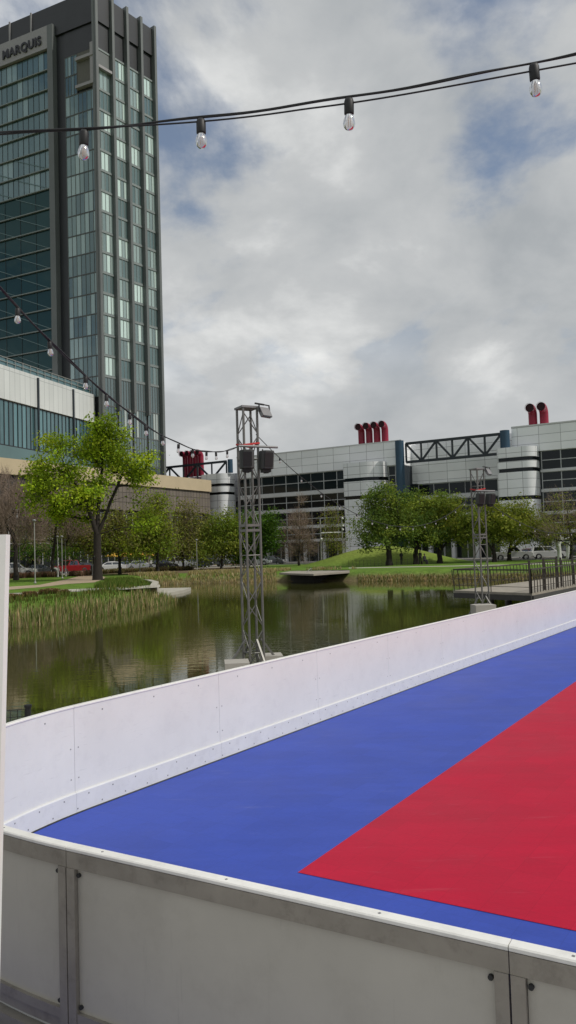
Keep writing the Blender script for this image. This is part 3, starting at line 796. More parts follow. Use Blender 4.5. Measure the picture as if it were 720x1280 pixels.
# ------------------------------------------------------------------ string lights
def bulb_geo():
    sk = MB(); sk.lathe([(.004, .035), (.022, .035), (.027, .02), (.027, -.045), (.024, -.05), (.0, -.05)], n=14)
    bl = MB(); bl.lathe([(.019, -.045), (.022, -.055), (.030, -.078), (.033, -.097), (.030, -.115), (.019, -.130), (.0, -.136)], n=16)
    fl = MB()
    for k in range(3):
        a = k * 2.1; fl.tube([(.005 * math.cos(a), .005 * math.sin(a), -.05), (.009 * math.cos(a), .009 * math.sin(a), -.115)], .0016, 4)
    return sk, bl, fl
def bulbglass():
    m, nt, out = newmat('clear_bulb_glass')
    g = N(nt, 'ShaderNodeBsdfGlass', Roughness=0.0, IOR=1.12); g.inputs['Color'].default_value = (0.97, 0.96, 0.95, 1)
    t = N(nt, 'ShaderNodeBsdfTransparent'); s = N(nt, 'ShaderNodeBsdfGlossy', Roughness=0.03)
    d = N(nt, 'ShaderNodeBsdfDiffuse'); d.inputs['Color'].default_value = (0.75, 0.72, 0.70, 1)
    mx = N(nt, 'ShaderNodeMixShader', Fac=0.38); nt.links.new(t.outputs[0], mx.inputs[1]); nt.links.new(d.outputs[0], mx.inputs[2])
    f = N(nt, 'ShaderNodeFresnel', IOR=1.5)
    m2 = N(nt, 'ShaderNodeMixShader'); nt.links.new(f.outputs[0], m2.inputs[0]); nt.links.new(mx.outputs[0], m2.inputs[1]); nt.links.new(s.outputs[0], m2.inputs[2])
    nt.links.new(m2.outputs[0], out.inputs[0]); return m
MT['bulb'] = bulbglass()
MT['filament'] = mat('filament', (0.5, 0.3, 0.2), 0.4)
SK, BG, FL = bulb_geo()
BME = [SK.build('s', MT['black']), BG.build('b', MT['bulb']), FL.build('f', MT['filament'])]
BMESH = [o.data for o in BME]
for o in BME: bpy.data.objects.remove(o)
def add_bulb(parent, p, scale=1.0, tilt=(0, 0)):
    s = bpy.data.objects.new('lamp_socket', BMESH[0]); COL.objects.link(s); s.parent = parent; s.matrix_parent_inverse = wmat(parent).inverted()
    s.location = p; s.rotation_euler = (tilt[0], tilt[1], 0); s.scale = (scale,) * 3
    for nme, d in (('bulb', BMESH[1]), ('filament', BMESH[2])):
        b = bpy.data.objects.new(nme, d); COL.objects.link(b); b.parent = s
def string_lights(label, P0, P1, sag, bulbs, n_cable=2, r=.006, wob=.015, bs=1.0, seed=0, arrs=None):
    """festoon cable hung between two points; bulbs at given fractions"""
    t = thing('string_lights', label, 'string lights', P0, 0, 'festoon string lights over the rink')
    rn = random.Random(seed)
    P0, P1 = Vector(P0), Vector(P1)
    f = lambda u: P0.lerp(P1, u) - Vector((0, 0, 4 * sag * u * (1 - u)))
    d = (P1 - P0).normalized(); side = d.cross(Vector((0, 0, 1))).normalized()
    for k in range(n_cable):
        ph = rn.random() * 6.28; fr = 3 + rn.random() * 3
        pts = []
        for i in range(61):
            u = i / 60; w = wob * (k - (n_cable - 1) / 2) * 2
            pts.append(f(u) + Vector((0, 0, w * math.sin(ph + fr * u * 6.28) + (.004 * k))) + side * w * .5 * math.cos(ph + fr * u * 6.28))
        mb = MB(); mb.tube(pts, r, 6); mb.build('cable', MT['black'], t, True)
    for u in bulbs:
        p = f(u); add_bulb(t, p - Vector((0, 0, .045 * bs)), bs, (rn.uniform(-.08, .08), rn.uniform(-.08, .08)))
    return t
def frac_at_px(f, x):
    """fraction of a hung cable seen at picture column x"""
    best = None
    for i in range(2001):
        p = f(i / 2000); v = p - CAMP; c = 360 + FPX * v.dot(_rt) / v.dot(_fw)
        if v.dot(_fw) > 0.3 and (best is None or abs(c - x) < best[0]): best = (abs(c - x), i / 2000)
    return best[1]
def para(P0, P1, sag):
    P0, P1 = Vector(P0), Vector(P1)
    return lambda u: P0.lerp(P1, u) - Vector((0, 0, 4 * sag * u * (1 - u)))
# overhead string, about 4 m away
A0, A1 = at(-150, 172, 4.35), at(860, 34, 3.75)
sagA = .135
f = para(A0, A1, sagA)
ovr = string_lights('black overhead festoon string with four clear bulbs against the sky', A0, A1, sagA, [frac_at_px(f, x) for x in (105, 251, 436, 667)], 2, .0052, .004, .95, 5)
mb = MB(); mb.tube([f(i / 60) - Vector((0, .01, .012 + .085 * max(0, i / 60 - .56) / .44 - .02 * math.sin(i / 60 * 9))) for i in range(61)], .0045, 6); mb.build('cable', MT['black'], ovr, True)
for end, q in ((A1, A1 + Vector((5.5, -1.0, 1.5))), (A0, A0 + Vector((-6, 1.4, 1.2)))):
    mb = MB(); mb.tube([Vector(end).lerp(q, i / 12) - Vector((0, 0, .5 * (i / 12) * (1 - i / 12))) for i in range(13)], .0065, 6); mb.build('cable', MT['black'], ovr, True)
# string from the upper left down to the nearer truss
B1 = Vector((tops[0][0].x - .17, tops[0][0].y, tops[0][1] * .86))
B0 = at(-60, 292, 5.2)
sagB = .62
f = para(B0, B1, sagB)
string_lights('festoon string sagging from the upper left corner down to the nearer truss', B0, B1, sagB, [frac_at_px(f, x) for x in (22, 62, 107, 133, 162, 182, 203, 223, 241, 258, 270, 284)], 2, .008, .008, .75, 9)
# between the two trusses
C0 = Vector((tops[0][0].x + .17, tops[0][0].y, tops[0][1] * .90)); C1 = Vector((tops[1][0].x - .17, tops[1][0].y, tops[1][1] * .84))
f = para(C0, C1, 1.45)
string_lights('festoon string sagging between the two truss towers in front of the trees', C0, C1, 1.45, [i / 15 for i in range(1, 15)], 1, .008, 0, .6, 11)
D0 = Vector((tops[1][0].x + .17, tops[1][0].y, tops[1][1] * .80)); D1 = Vector((16.2, 41.0, 3.6))
f = para(D0, D1, .9)
string_lights('festoon string running from the farther truss out of view to the right', D0, D1, .9, [i / 9 for i in range(1, 9)], 1, .011, 0, .75, 12)
# ------------------------------------------------------------------ facades
class Fac:
    """a facade plane: s metres along it, z up, n metres out towards the viewer"""
    def __init__(f, p0, d):
        f.p = Vector((p0[0], p0[1], 0)); f.u = Vector((d[0], d[1], 0)).normalized()
        n = Vector((f.u.y, -f.u.x, 0))
        f.n = n if n.dot(CAMP - f.p) > 0 else -n
    def pt(f, s, z, n=0.0):
        q = f.p + f.u * s + f.n * n; return Vector((q.x, q.y, z))
    def box(f, mb, s0, s1, z0, z1, n0, n1, col=None):
        """block with facade UVs in metres"""
        if col: mb.col = col
        P = f.pt
        def q(a, b, c, d, uv): mb.face([a, b, c, d], uv)
        q(P(s0, z0, n1), P(s1, z0, n1), P(s1, z1, n1), P(s0, z1, n1), [(s0, z0), (s1, z0), (s1, z1), (s0, z1)])
        q(P(s1, z0, n0), P(s0, z0, n0), P(s0, z1, n0), P(s1, z1, n0), [(s1, z0), (s0, z0), (s0, z1), (s1, z1)])
        q(P(s1, z0, n1), P(s1, z0, n0), P(s1, z1, n0), P(s1, z1, n1), [(n1, z0), (n0, z0), (n0, z1), (n1, z1)])
        q(P(s0, z0, n0), P(s0, z0, n1), P(s0, z1, n1), P(s0, z1, n0), [(n0, z0), (n1, z0), (n1, z1), (n0, z1)])
        q(P(s0, z1, n1), P(s1, z1, n1), P(s1, z1, n0), P(s0, z1, n0), [(s0, n1), (s1, n1), (s1, n0), (s0, n0)])
        q(P(s0, z0, n0), P(s1, z0, n0), P(s1, z0, n1), P(s0, z0, n1), [(s0, n0), (s1, n0), (s1, n1), (s0, n1)])
    def quad(f, mb, s0, s1, z0, z1, n, col):
        mb.face([f.pt(s0, z0, n), f.pt(s1, z0, n), f.pt(s1, z1, n), f.pt(s0, z1, n)], [(s0, z0), (s1, z0), (s1, z1), (s0, z1)], col)
def window(fc, parent, s0, s1, z0, z1, n, npane, nrow, glass, mul, mw=.14, cols=None, rn=random, name='window', trans=()):
    mb = MB()
    for i in range(npane):
        for j in range(nrow):
            a = s0 + (s1 - s0) * i / npane; b = s0 + (s1 - s0) * (i + 1) / npane
            c = z0 + (z1 - z0) * j / nrow; d = z0 + (z1 - z0) * (j + 1) / nrow
            fc.quad(mb, a, b, c, d, n + rn.uniform(-.006, .006), cols() if cols else (1, 1, 1))
    mb.mi = 1
    for i in range(npane + 1):
        a = s0 + (s1 - s0) * i / npane; fc.box(mb, a - mw / 2, a + mw / 2, z0, z1, n + .01, n + .07)
    for j in list(range(nrow + 1)):
        c = z0 + (z1 - z0) * j / nrow; fc.box(mb, s0, s1, c - mw / 2, c + mw / 2, n + .012, n + .064)
    return mb.build(name, [glass, mul], parent, True)

# ---- convention hall
G = Fac((0, 145.7), (1, -.61))
hall = thing('convention_hall', 'long white panelled convention hall with dark ribbon windows, blue trusses and silver stair towers', 'convention hall', tuple(G.pt(20, 0.2)))
def wall(s0, s1, z0, z1, n0, n1, m=None, name='wall'):
    mb = MB(); G.box(mb, s0, s1, z0, z1, n0, n1); return mb.build(name, m or MT['grb'], hall, True)
# upper walls of the blocks and the bays behind the trusses
wall(42.0, 90, 16.75, 20.75, -24, 0)
wall(24.2, 41.99, 13.3, 20.5, -24, -4)
wall(-11.3, 23.2, 16.5, 20.6, -24, 0)
wall(-60, -11.31, 13.3, 18.2, -24, -4)
wall(23.21, 24.19, 13.4, 20.3, -12, -4.2); 
mb = MB()
for s0, s1, z in ((42.0, 90, 20.75), (-11.3, 23.2, 20.6)): G.box(mb, s0 - .02, s1, z + .002, z + .22, -.5, .06)
mb.build('parapet_cap', MT['grbplain'], hall, True)
# recessed body behind the ribbon windows
wall(41.5, 90, 0, 16.7, -24, -.6, MT['darkblue'], 'core')
wall(-11.29, 23.2, 0, 16.45, -24, -.6, MT['darkblue'], 'core')
wall(23.21, 41.49, 0, 13.28, -24, -4.5, MT['darkblue'], 'core')
wall(-60, -11.32, 0, 13.28, -24, -4.5, MT['darkblue'], 'core')
rn = random.Random(2)
def gcol():
    v = rn.choice((.5, .8, 1.0, 1.3)); 
    if rn.random() < .05: v = 3.5
    return (v, v, v)
def ribbon(s0, s1, zs, n=-.35, bay=8.1):
    k = max(1, round((s1 - s0) / bay))
    for i in range(k):
        a = s0 + (s1 - s0) * i / k; b = s0 + (s1 - s0) * (i + 1) / k
        for z0, z1, rows in zs:
            window(G, hall, a, b, z0, z1, n, max(2, round((b - a) / 2.7)), rows, MT['grbglass'], MT['mullion'], .13, gcol, rn)
bandsR = [(13.8, 16.72, 2), (10.75, 13.4, 2), (7.25, 10.3, 2), (4.2, 6.8, 2)]
bandsL = [(13.2, 16.45, 2), (10.05, 12.5, 2), (6.9, 9.4, 2), (4.2, 6.4, 2)]
ribbon(46.4, 90, bandsR); ribbon(-11.2, 13.0, bandsL); ribbon(20.5, 23.0, bandsL[:1])
ribbon(24.3, 41.0, [(11.2, 13.2, 1), (7.9, 10.4, 2), (4.5, 7.2, 2)], -4.3)
for s0, s1, bs in ((46.2, 90, [(13.4, 13.8), (10.3, 10.75), (6.8, 7.25), (3.9, 4.2)]), (-11.25, 13.1, [(12.5, 13.2), (9.4, 10.05), (6.4, 6.9), (3.9, 4.2)]), (-60, -11.4, [(12.6, 13.2), (9.4, 10.05), (6.4, 6.9)])):
    for z0, z1 in bs: wall(s0, s1, z0 + .01, z1 - .01, -.4 if s0 > -20 else -4.4, -.12 if s0 > -20 else -4, MT['grbplain'], 'spandrel')
wall(24.2, 41.1, 10.45, 11.15, -4.35, -4.05, MT['grbplain'], 'spandrel'); wall(24.2, 41.1, 7.25, 7.85, -4.35, -4.05, MT['grbplain'], 'spandrel')
ribbon(-60, -11.4, [(10.05, 12.55, 2), (6.9, 9.4, 2)], -4.3, 12)
# ground floor: glass behind columns
for i in range(15):
    a = -60 + 10 * i; window(G, hall, a, a + 9.9, .3, 3.85, -.55 if a > -12 else -4.45, 5, 1, MT['shade'], MT['mullion'], .16, None, rn, 'shopfront')
for i in range(24):
    a = -8 + 4 * i; mb = MB(); mb.smooth = True
    p = G.pt(a, 0.2, .9); mb.tube([p, (p.x, p.y, 4.3)], .35, 12); mb.build('column', MT['grbplain'], hall, True)
wall(-11, 90, 3.9, 4.35, -.5, 1.6, MT['grbplain'], 'canopy_slab')
# rounded stair towers
def stair(s0, s1, z0, z1, depth, r, bands, rl=.4):
    def outline(g=0.0):
        pts = [(s0 - g, -1.0)]
        for k in range(5): a = math.pi - math.pi / 2 * k / 4; pts.append((s0 + rl + (rl + g) * math.cos(a), depth - rl + (rl + g) * math.sin(a)))
        for k in range(13): a = math.pi / 2 - math.pi / 2 * k / 12; pts.append((s1 - r + (r + g) * math.cos(a), depth - r + (r + g) * math.sin(a)))
        pts.append((s1 + g, -1.0)); return pts
    def loft(mb, z0, z1, g):
        o = outline(g); L = [0]
        for i in range(1, len(o)): L.append(L[-1] + math.dist(o[i], o[i - 1]))
        mb.smooth = False
        for i in range(len(o) - 1):
            mb.smooth = 6 <= i < 18
            mb.face([G.pt(o[i][0], z0, o[i][1]), G.pt(o[i + 1][0], z0, o[i + 1][1]), G.pt(o[i + 1][0], z1, o[i + 1][1]), G.pt(o[i][0], z1, o[i][1])], [(L[i], z0), (L[i + 1], z0), (L[i + 1], z1), (L[i], z1)])
        mb.smooth = False
        mb.face([G.pt(a, z1, b) for a, b in o]); mb.face([G.pt(a, z0, b) for a, b in o[::-1]])
    zz = [z0] + [v for b in bands for v in b] + [z1]
    st = None
    for i in range(0, len(zz), 2):
        mb = MB(); loft(mb, zz[i], zz[i + 1], 0); st = mb.build('stair_tower', MT['grbtower'], hall, True)
    for a, b in bands:
        mb = MB(); loft(mb, a + .005, b - .005, -.25); mb.build('slot_window', MT['grbglass'], hall, True)
stair(13.2, 20.3, .3, 17.25, 3.0, 3.2, [(10.9, 11.5), (14.0, 14.6)])
stair(40.1, 46.0, .3, 17.45, 2.4, 1.6, [(9.2, 9.8), (13.55, 14.15), (15.25, 15.85)])
stair(-18.4, -12.5, .3, 17.7, 2.4, 1.6, [(13.6, 14.1), (15.25, 15.75)])
# blue pylons and the trusses between them
def pylon(s, z0, z1, n, r=.75):
    mb = MB(); p = G.pt(s, z0, n); mb.smooth = True; mb.tube([p, (p.x, p.y, z1)], r, 20); return mb.build('pylon', MT['bluepaint'], hall, True)
pylon(23.3, .3, 20.45, 1.2, .75); pylon(41.2, 17.5, 20.35, 1.0, .75)
def gtruss(s0, s1, zb, zt, n, k):
    mb = MB()
    for z in (zb, zt): mb.bar(G.pt(s0, z, n), G.pt(s1, z, n), .42)
    for i in range(k + 1):
        s = s0 + (s1 - s0) * i / k; mb.bar(G.pt(s, zb, n), G.pt(s, zt, n), .3)
        if i < k:
            t = s0 + (s1 - s0) * (i + 1) / k
            a, b = (zt, zb) if i % 2 == 0 else (zb, zt)
            mb.bar(G.pt(s, a, n), G.pt(t, b, n), .3)
    mb.build('roof_truss', MT['darkblue'], hall, True)
gtruss(24.3, 40.6, 16.75, 19.9, 0.8, 6)
gtruss(-34.6, -13.2, 16.9, 20.1, 0.8, 6)
pylon(-12.3, 17.8, 20.4, .8, .5)
def vent(s, n, z0, h, r, label, grp):
    t = thing('roof_vent', label, 'roof vent', tuple(G.pt(s, z0, n)), 0, grp)
    d = (G.n * 1.0 - G.u * .06).normalized(); R_ = r * 1.55
    pts = [Vector((0, 0, 0)), Vector((0, 0, h - R_))]
    for k in range(1, 8):
        a = math.pi / 2 * k / 7; pts.append(Vector((0, 0, h - R_)) + d * (R_ * (1 - math.cos(a))) + Vector((0, 0, R_ * math.sin(a))))
    pts.append(pts[-1] + d * r * .55)
    mb = MB(); mb.tube(pts, r, 18, caps=False); mb.build('duct', MT['redvent'], t)
    e = pts[-1]; mb = MB(); mb.tube([e - d * .02, e + d * .12], r * 1.12, 18, caps=False); mb.build('collar', MT['redvent'], t)
    mb = MB(); mb.tube([e - d * .3, e - d * .1], r * .985, 18); mb.build('opening', MT['ventdark'], t)
    return t
W4 = ['leftmost', 'second from left', 'third from left', 'rightmost']
for i in range(4): vent(14.9 + 1.52 * i, -1.6, 20.3, 3.65, .60, W4[i] + ' red hooked vent of the middle row of four above the blue pylon', 'red vents of the middle roof row')
for i in range(4): vent(-25.3 + 1.36 * i, -1.6, 18.0, 4.75, .55, W4[i] + ' red hooked vent of the far row next to the glass tower', 'red vents of the far roof row')
for i in range(2): vent(44.9 + 1.75 * i, -2.2, 20.4, 3.4, .68, ['left', 'right'][i] + ' red hooked vent of the pair on the right roof block', 'pair of red vents on the right roof')

# ---- hotel tower
C0t = Vector((-32.9, 140.0))
FL_ = Fac(C0t, (-.9, .43)); FR = Fac(C0t, (.605, .796))
tower = thing('hotel_tower', 'tall dark glass hotel tower with vertical fins and a MARQUIS sign near its roof', 'tower', (C0t.x, C0t.y, .2))
ZT = 107.6; FH = 3.83
def tb(fc, name, s0, s1, z0, z1, n0, n1, m, parent=None):
    mb = MB(); fc.box(mb, s0, s1, z0, z1, n0, n1); return mb.build(name, m, parent or tower, True)
# solid core
mb = MB(); pr = [FL_.pt(46, 0, -.5), FL_.pt(.3, 0, -.55), FR.pt(14.6, 0, -.5), FR.pt(14.6, 0, -26), FL_.pt(46, 0, -26)]
mb.prism([(p.x, p.y) for p in pr][::-1], .2, ZT - .6); mb.build('core', MT['towerdark'], tower, True)
rt = random.Random(12)
def curtain():
    q = rt.random()
    if q < .22: return (.20, .24, .225)
    if q < .5: return (.085, .11, .108)
    return (.030, .045, .048)
def recess_col():
    return (.03, .05, .05)
# right face: four bays between fins
bays = [(.35, 3.75), (4.15, 7.35), (7.75, 10.95), (11.35, 14.6)]
lobby = lambda: (.075, .10, .10)
for a, b in bays:
    for k in range(16):
        z0 = 35.0 + k * FH
        bright = rt.random()
        def cc():
            q = rt.random()
            if bright < .62 and q < .7: return (.40, .49, .45) if q < .42 else (.20, .25, .235)
            return (.065, .095, .093) if q < .7 else (.12, .155, .15)
        if k == 15 and a < 1:                              # corner loggia
            tb(FR, 'balcony_slab', a, b, z0, z0 + .5, -.4, .4, MT['towerband']); tb(FR, 'balcony_back', a, b, z0 + .5, z0 + FH, -.49, -.3, MT['towerfin']); continue
        window(FR, tower, a, b, z0 + .35, z0 + FH - .1, -.35, 4, 1, MT['towerglass'], MT['towerline'], .10, cc, rt)
    tb(FR, 'parapet_panel', a, b, ZT - 6.0, ZT - .5, -.4, -.1, MT['towerdark'])
    # plain glazed storeys below the rooms
    for k in range(5):
        z0 = 34.9 - (k + 1) * 5.2
        def lc():
            if k == 1 and a > 4 and rt.random() < .7: return (.26, .29, .27)
            return (.055, .075, .075) if k % 2 else (.075, .095, .095)
        window(FR, tower, a, b, z0 + .05, z0 + 5.15, -.3, 5, 1, MT['towerglass'], MT['towerfin'], .09, lc, rt, 'lower_window')
for k in range(17):
    tb(FR, 'floor_edge', .35, 14.6, 34.9 + k * FH, 35.25 + k * FH, -.36, -.2, MT['towerline'])
for s in (.05, 3.95, 7.55, 11.15, 14.75):
    tb(FR, 'fin', s - .28, s + .28, 29.0 if s > 1 and s < 14 else .3, ZT, -.6, .55, MT['towerfin'])
# left face, corner part with fine mullions
def leftcol():
    q = rt.random(); return (.20, .25, .24) if q < .28 else ((.10, .135, .13) if q < .65 else (.045, .065, .066))
for k in range(17):
    z0 = 31.2 + k * FH
    if k == 16: z0, h = 92.5, 5.0
    s0 = .35 if k < 15 else 4.6
    window(FL_, tower, s0, 7.4, z0 + .1, z0 + FH - .05, -.35, 7 if k < 15 else 4, 1, MT['towerglass'], MT['towerfin'], .08, leftcol, rt)
tb(FL_, 'wall', .35, 7.4, 92.55 + 3.8, ZT - 6.5, -.5, -.3, MT['towerdark'])
for z in (89.3, 94.6): tb(FL_, 'balcony_slab', .3, 4.5, z, z + .55, -.5, .35, MT['towerband'])
tb(FL_, 'balcony_back', .35, 4.5, 90, 97.2, -.49, -.32, mat('balcony_wall', (.11, .105, .09), .7))
tb(FL_, 'balcony_column', .4, 1.1, 89.9, 97.2, -.3, .2, MT['towerband'])
tb(FL_, 'corner_post', -.05, .33, .3, ZT - .02, -.5, .3, MT['towerfin'])
tb(FL_, 'parapet_panel', .35, 46, ZT - 6.4, ZT - .3, -.5, .0, MT['towerdark'])
for s in (15.2, 20.7, 26.2, 31.7): tb(FL_, 'parapet_rib', s - .16, s + .16, ZT - 6.2, ZT - .1, .0, .2, MT['towerband'])
# dark vertical slot then the framed bay with the sign
tb(FL_, 'slot', 7.45, 9.4, .3, ZT - 6.5, -.5, -.38, MT['towerdark'])
tb(FL_, 'bay_frame', 9.45, 10.75, .3, 103.2, -.5, .75, MT['towerfin'])
tb(FL_, 'sign_band', 10.76, 46, 98.8, 103.2, -.5, .72, MT['towerband'])
for k in range(19):
    z1 = 98.7 - k * FH; z0 = z1 - FH
    top = k < 7
    def rc():
        q = rt.random()
        if top: return (.15, .20, .21) if q < .22 else ((.07, .105, .115) if q < .7 else (.045, .075, .085))
        return (.010, .034, .038) if q < .8 else (.014, .042, .046)  # lower storeys: a dark reflection put into the pane colour
    window(FL_, tower, 10.8, 46, z0 + .1, z1 - .1, .1, 26 if top else 9, 1, MT['towerglass'] if top else MT['darkreflglass'], MT['towerdark'], .06, rc, rt)
    tb(FL_, 'floor_edge', 10.8, 46, z0 - .08, z0 + .09, .08, .5, MT['towerline'])
mb = MB()
for k in range(14):                                       # diagonal bars just outside the lower glass
    z1 = 79.4 - k * FH
    for j in range(4):
        a = 11 + j * 8.6; mb.bar(FL_.pt(a, z1 - FH + .1, .2), FL_.pt(a + 8.6, z1 - .1, .2), .12)
mb.build('diagonal_bars', MT['teal'], tower, True)
# sign letters
cu = bpy.data.curves.new('sign_text', 'FONT'); cu.body = 'MARQUIS'; cu.size = 2.35; cu.extrude = .08; cu.offset = .085; cu.space_character = 1.13
to = bpy.data.objects.new('sign_text', cu); COL.objects.link(to)
bpy.context.view_layer.update()
dg = bpy.context.evaluated_depsgraph_get()
me_t = bpy.data.meshes.new_from_object(to.evaluated_get(dg)); bpy.data.objects.remove(to)
xs = [v.co.x for v in me_t.vertices]; wl = max(xs) - min(xs)
sx = (21.9 - 12.1) / wl
for v in me_t.vertices: v.co.x = (v.co.x - min(xs)) * 1; 
x0 = min(v.co.x for v in me_t.vertices)
for v in me_t.vertices: v.co.x = (v.co.x - x0) * sx
me_t.materials.clear(); me_t.materials.append(MT['letter'])
lo = bpy.data.objects.new('sign_lettering', me_t); COL.objects.link(lo); lo.parent = tower
Ml = Matrix((-FL_.u, Vector((0, 0, 1)), FL_.n)).transposed().to_4x4(); Ml.translation = FL_.pt(21.9, 99.9, .85)
lo.matrix_parent_inverse = wmat(tower).inverted(); lo.matrix_basis = Ml

# ---- podium beside the tower
Pp = Fac((-42.456, 115.6), (7.956, 24.4))
pod = thing('podium_wing', 'white panelled hotel podium wing with tall teal windows and roof railing', 'building', tuple(Pp.pt(10, .2)))
tb(Pp, 'white_wall', -22, 26.3, 26.5, 31.6, -14, 0, MT['podwhite'], pod)
tb(Pp, 'core', -22, 26.2, 12, 26.45, -14, -.5, MT['towerdark'], pod)
rp = random.Random(4)
for i in range(9):
    a = -22 + 5.35 * i
    window(Pp, pod, a, a + 5.35, 19.6, 26.4, -.35, 5, 1, MT['podglass'], MT['towerdark'], .16, lambda: (lambda v: (v, v, v))(rp.choice((.7, 1, 1.4, 1.9))), rp)
tb(Pp, 'spandrel', -22, 26.2, 13, 19.5, -.49, -.2, MT['teal'], pod)
for s in (9.4, 19.3): tb(Pp, 'pilaster', s - .16, s + .16, 19.5, 31.3, .003, .25, MT['darkblue'], pod)
mb = MB()
for i in range(26): Pp.box(mb, -22 + 1.9 * i, -21.92 + 1.9 * i, 31.62, 33.1, -.6, -.52)
for z in (32.4, 33.05): Pp.box(mb, -22, 26.2, z, z + .08, -.61, -.51)
mb.build('roof_railing', MT['pole'], pod, True)
mb = MB(); Pp.quad(mb, -22, 26.2, 31.65, 32.95, -.7, (1.2, 1.2, 1.2)); mb.build('railing_glass', MT['podglass'], pod, True)

# ---- low street front with the cream fascia
Cf = Fac((-38.93, 106.0), (24.383, 44.0))
low = thing('street_building', 'low street building with cream fascia over a brown louvred screen and dark shopfronts', 'building', tuple(Cf.pt(20, .2)))
tb(Cf, 'fascia', -30, 50.3, 14.1, 16.3, -9, 0, MT['cream'], low)
tb(Cf, 'screen_wall', 10, 50.2, 9.9, 14.08, -9, -.35, MT['screen'], low)
tb(Cf, 'screen_wall', -30, 9.98, 9.9, 14.08, -9, -.6, MT['towerdark'], low)
tb(Cf, 'core', -30, 50.1, .3, 9.88, -9, -1.2, MT['towerdark'], low)
for i in range(13):
    a = -30 + 6.15 * i; window(Cf, low, a, a + 6.1, .4, 4.6, -1.1, 4, 1, MT['shade'], MT['mullion'], .12, None, rp, 'shopfront')
    window(Cf, low, a, a + 6.1, 5.3, 9.4, -1.1, 4, 1, MT['shade'], MT['mullion'], .12, None, rp, 'window')
for i in range(14):
    tb(Cf, 'column', -30 + 6.15 * i - .3, -30 + 6.15 * i + .3, .3, 9.9, -.9, -.2, MT['screen'], low)

# ------------------------------------------------------------------ boardwalk and dock
bw = thing('boardwalk', 'timber boardwalk with bronze railings reaching over the water beside the rink', 'boardwalk', tuple(onz(650, 735, .1)))
zb = .1
near = [onz(568, 738, zb), onz(665, 741.5, zb), onz(724, 730, zb)]
far = [onz(575, 737.2, zb), onz(660, 726.5, zb), onz(726, 717.5, zb)]
v = (near[2] - near[1]).normalized(); near.append(near[2] + v * 14); far.append(far[2] + v * 14)
mb = MB(); mb.prism([(p.x, p.y) for p in near + far[::-1]], zb - .12, zb); mb.build('deck', MT['wood'], bw, True)
mb = MB()
for pl in (near, far):
    for a, b in zip(pl, pl[1:]): mb.bar((a.x, a.y, zb - .26), (b.x, b.y, zb - .26), .16, .26)
mb.build('edge_beam', MT['deckside'], bw, True)
for i in range(6):
    t = (i + .5) / 6; a = near[0].lerp(near[1], t) if i < 2 else near[1].lerp(near[3], (i - 2) / 4); b = far[1].lerp(far[3], (i) / 6)
    q = a.lerp(b, .4); mb = MB(); mb.tube([(q.x, q.y, -2.4), (q.x, q.y, zb - .13)], .2, 10); mb.build('pile', MT['concrete'], bw, True)
def railing(pl, h, sp, lean, name='railing', posts=True):
    mb = MB()
    for a, b in zip(pl, pl[1:]):
        L = (b - a).length; n = max(1, int(L / sp)); d = (b - a) / L
        mb.bar((a.x, a.y, zb + h), (b.x, b.y, zb + h), .07)
        mb.bar((a.x, a.y, zb + h * .55), (b.x, b.y, zb + h * .55), .025); mb.bar((a.x, a.y, zb + h * .25), (b.x, b.y, zb + h * .25), .025)
        for i in range(n + 1):
            p = a.lerp(b, i / n); q = p + d * lean
            mb.bar((p.x, p.y, zb), (q.x, q.y, zb + h), .06, .03)
    return mb.build(name, MT['rail'], bw, True)
railing([near[0], far[0]] + far[1:], 1.12, .48, -.2)
railing(near[:2], 1.12, 2.2, 0)
railing(near[1:], 1.15, .42, 0)
for x, yb, yt in ((663, 741.5, 701), (681, 737.5, 698), (697, 734.5, 697), (702, 733, 697), (717, 730, 694)):
    p = onz(x, yb, zb); mb = MB(); mb.bar((p.x, p.y, zb), (p.x, p.y, zb + (yb - yt) * p.y / FPX), .09); mb.build('rail_post', MT['rail'], bw, True)
dk = thing('dock', 'low flat timber dock overhanging the far shore of the lake', 'dock', tuple(onz(390, 717, .3)))
dp = [onz(x, y, .2) for x, y in ((349, 716.2), (392, 717.4), (437, 714.2), (437, 712), (365, 713.5))]
mb = MB(); mb.prism([(p.x, p.y) for p in dp], .03, .2); mb.build('deck', MT['wood'], dk, True)
cx = sum(p.x for p in dp) / 5; cy = sum(p.y for p in dp) / 5
mb = MB(); mb.prism([(cx + (p.x - cx) * .7, cy + (p.y - cy) * .5 + 2.0) for p in dp], -2, .028); mb.build('support', MT['deckside'], dk, True)
mb = MB(); p = onz(383, 715.5, .2); mb.bar((p.x, p.y, .2), (p.x + .5, p.y + .3, .62), .05); mb.bar((p.x + .5, p.y + .3, .2), (p.x + .5, p.y + .3, .62), .05); mb.build('tie_rail', MT['pole'], dk, True)
# stone retaining wall and landing at the tip of the lawn
rw = thing('retaining_wall', 'low pale stone retaining wall with flat landing slab at the tip of the reed bank', 'retaining wall', (-10, 67, -.8))
wl_ = [(-9.9, 57.0), (-10.4, 60), (-11.2, 65.5), (-12.8, 71), (-15.6, 75)]
mb = MB()
for a, b in zip(wl_, wl_[1:]):
    a, b = Vector((*a, 0)), Vector((*b, 0)); mb.bar(a + Vector((0, 0, -.25)), b + Vector((0, 0, -.25)), .5, 1.0)
mb.build('wall', MT['palepath'], rw, True)
mb = MB(); mb.prism([(-10.3, 59.5), (-9.0, 66), (-8.9, 70.5), (-12.8, 71.2), (-11.3, 65.5)], -1.8, -.55); mb.build('landing', MT['palepath'], rw, True)
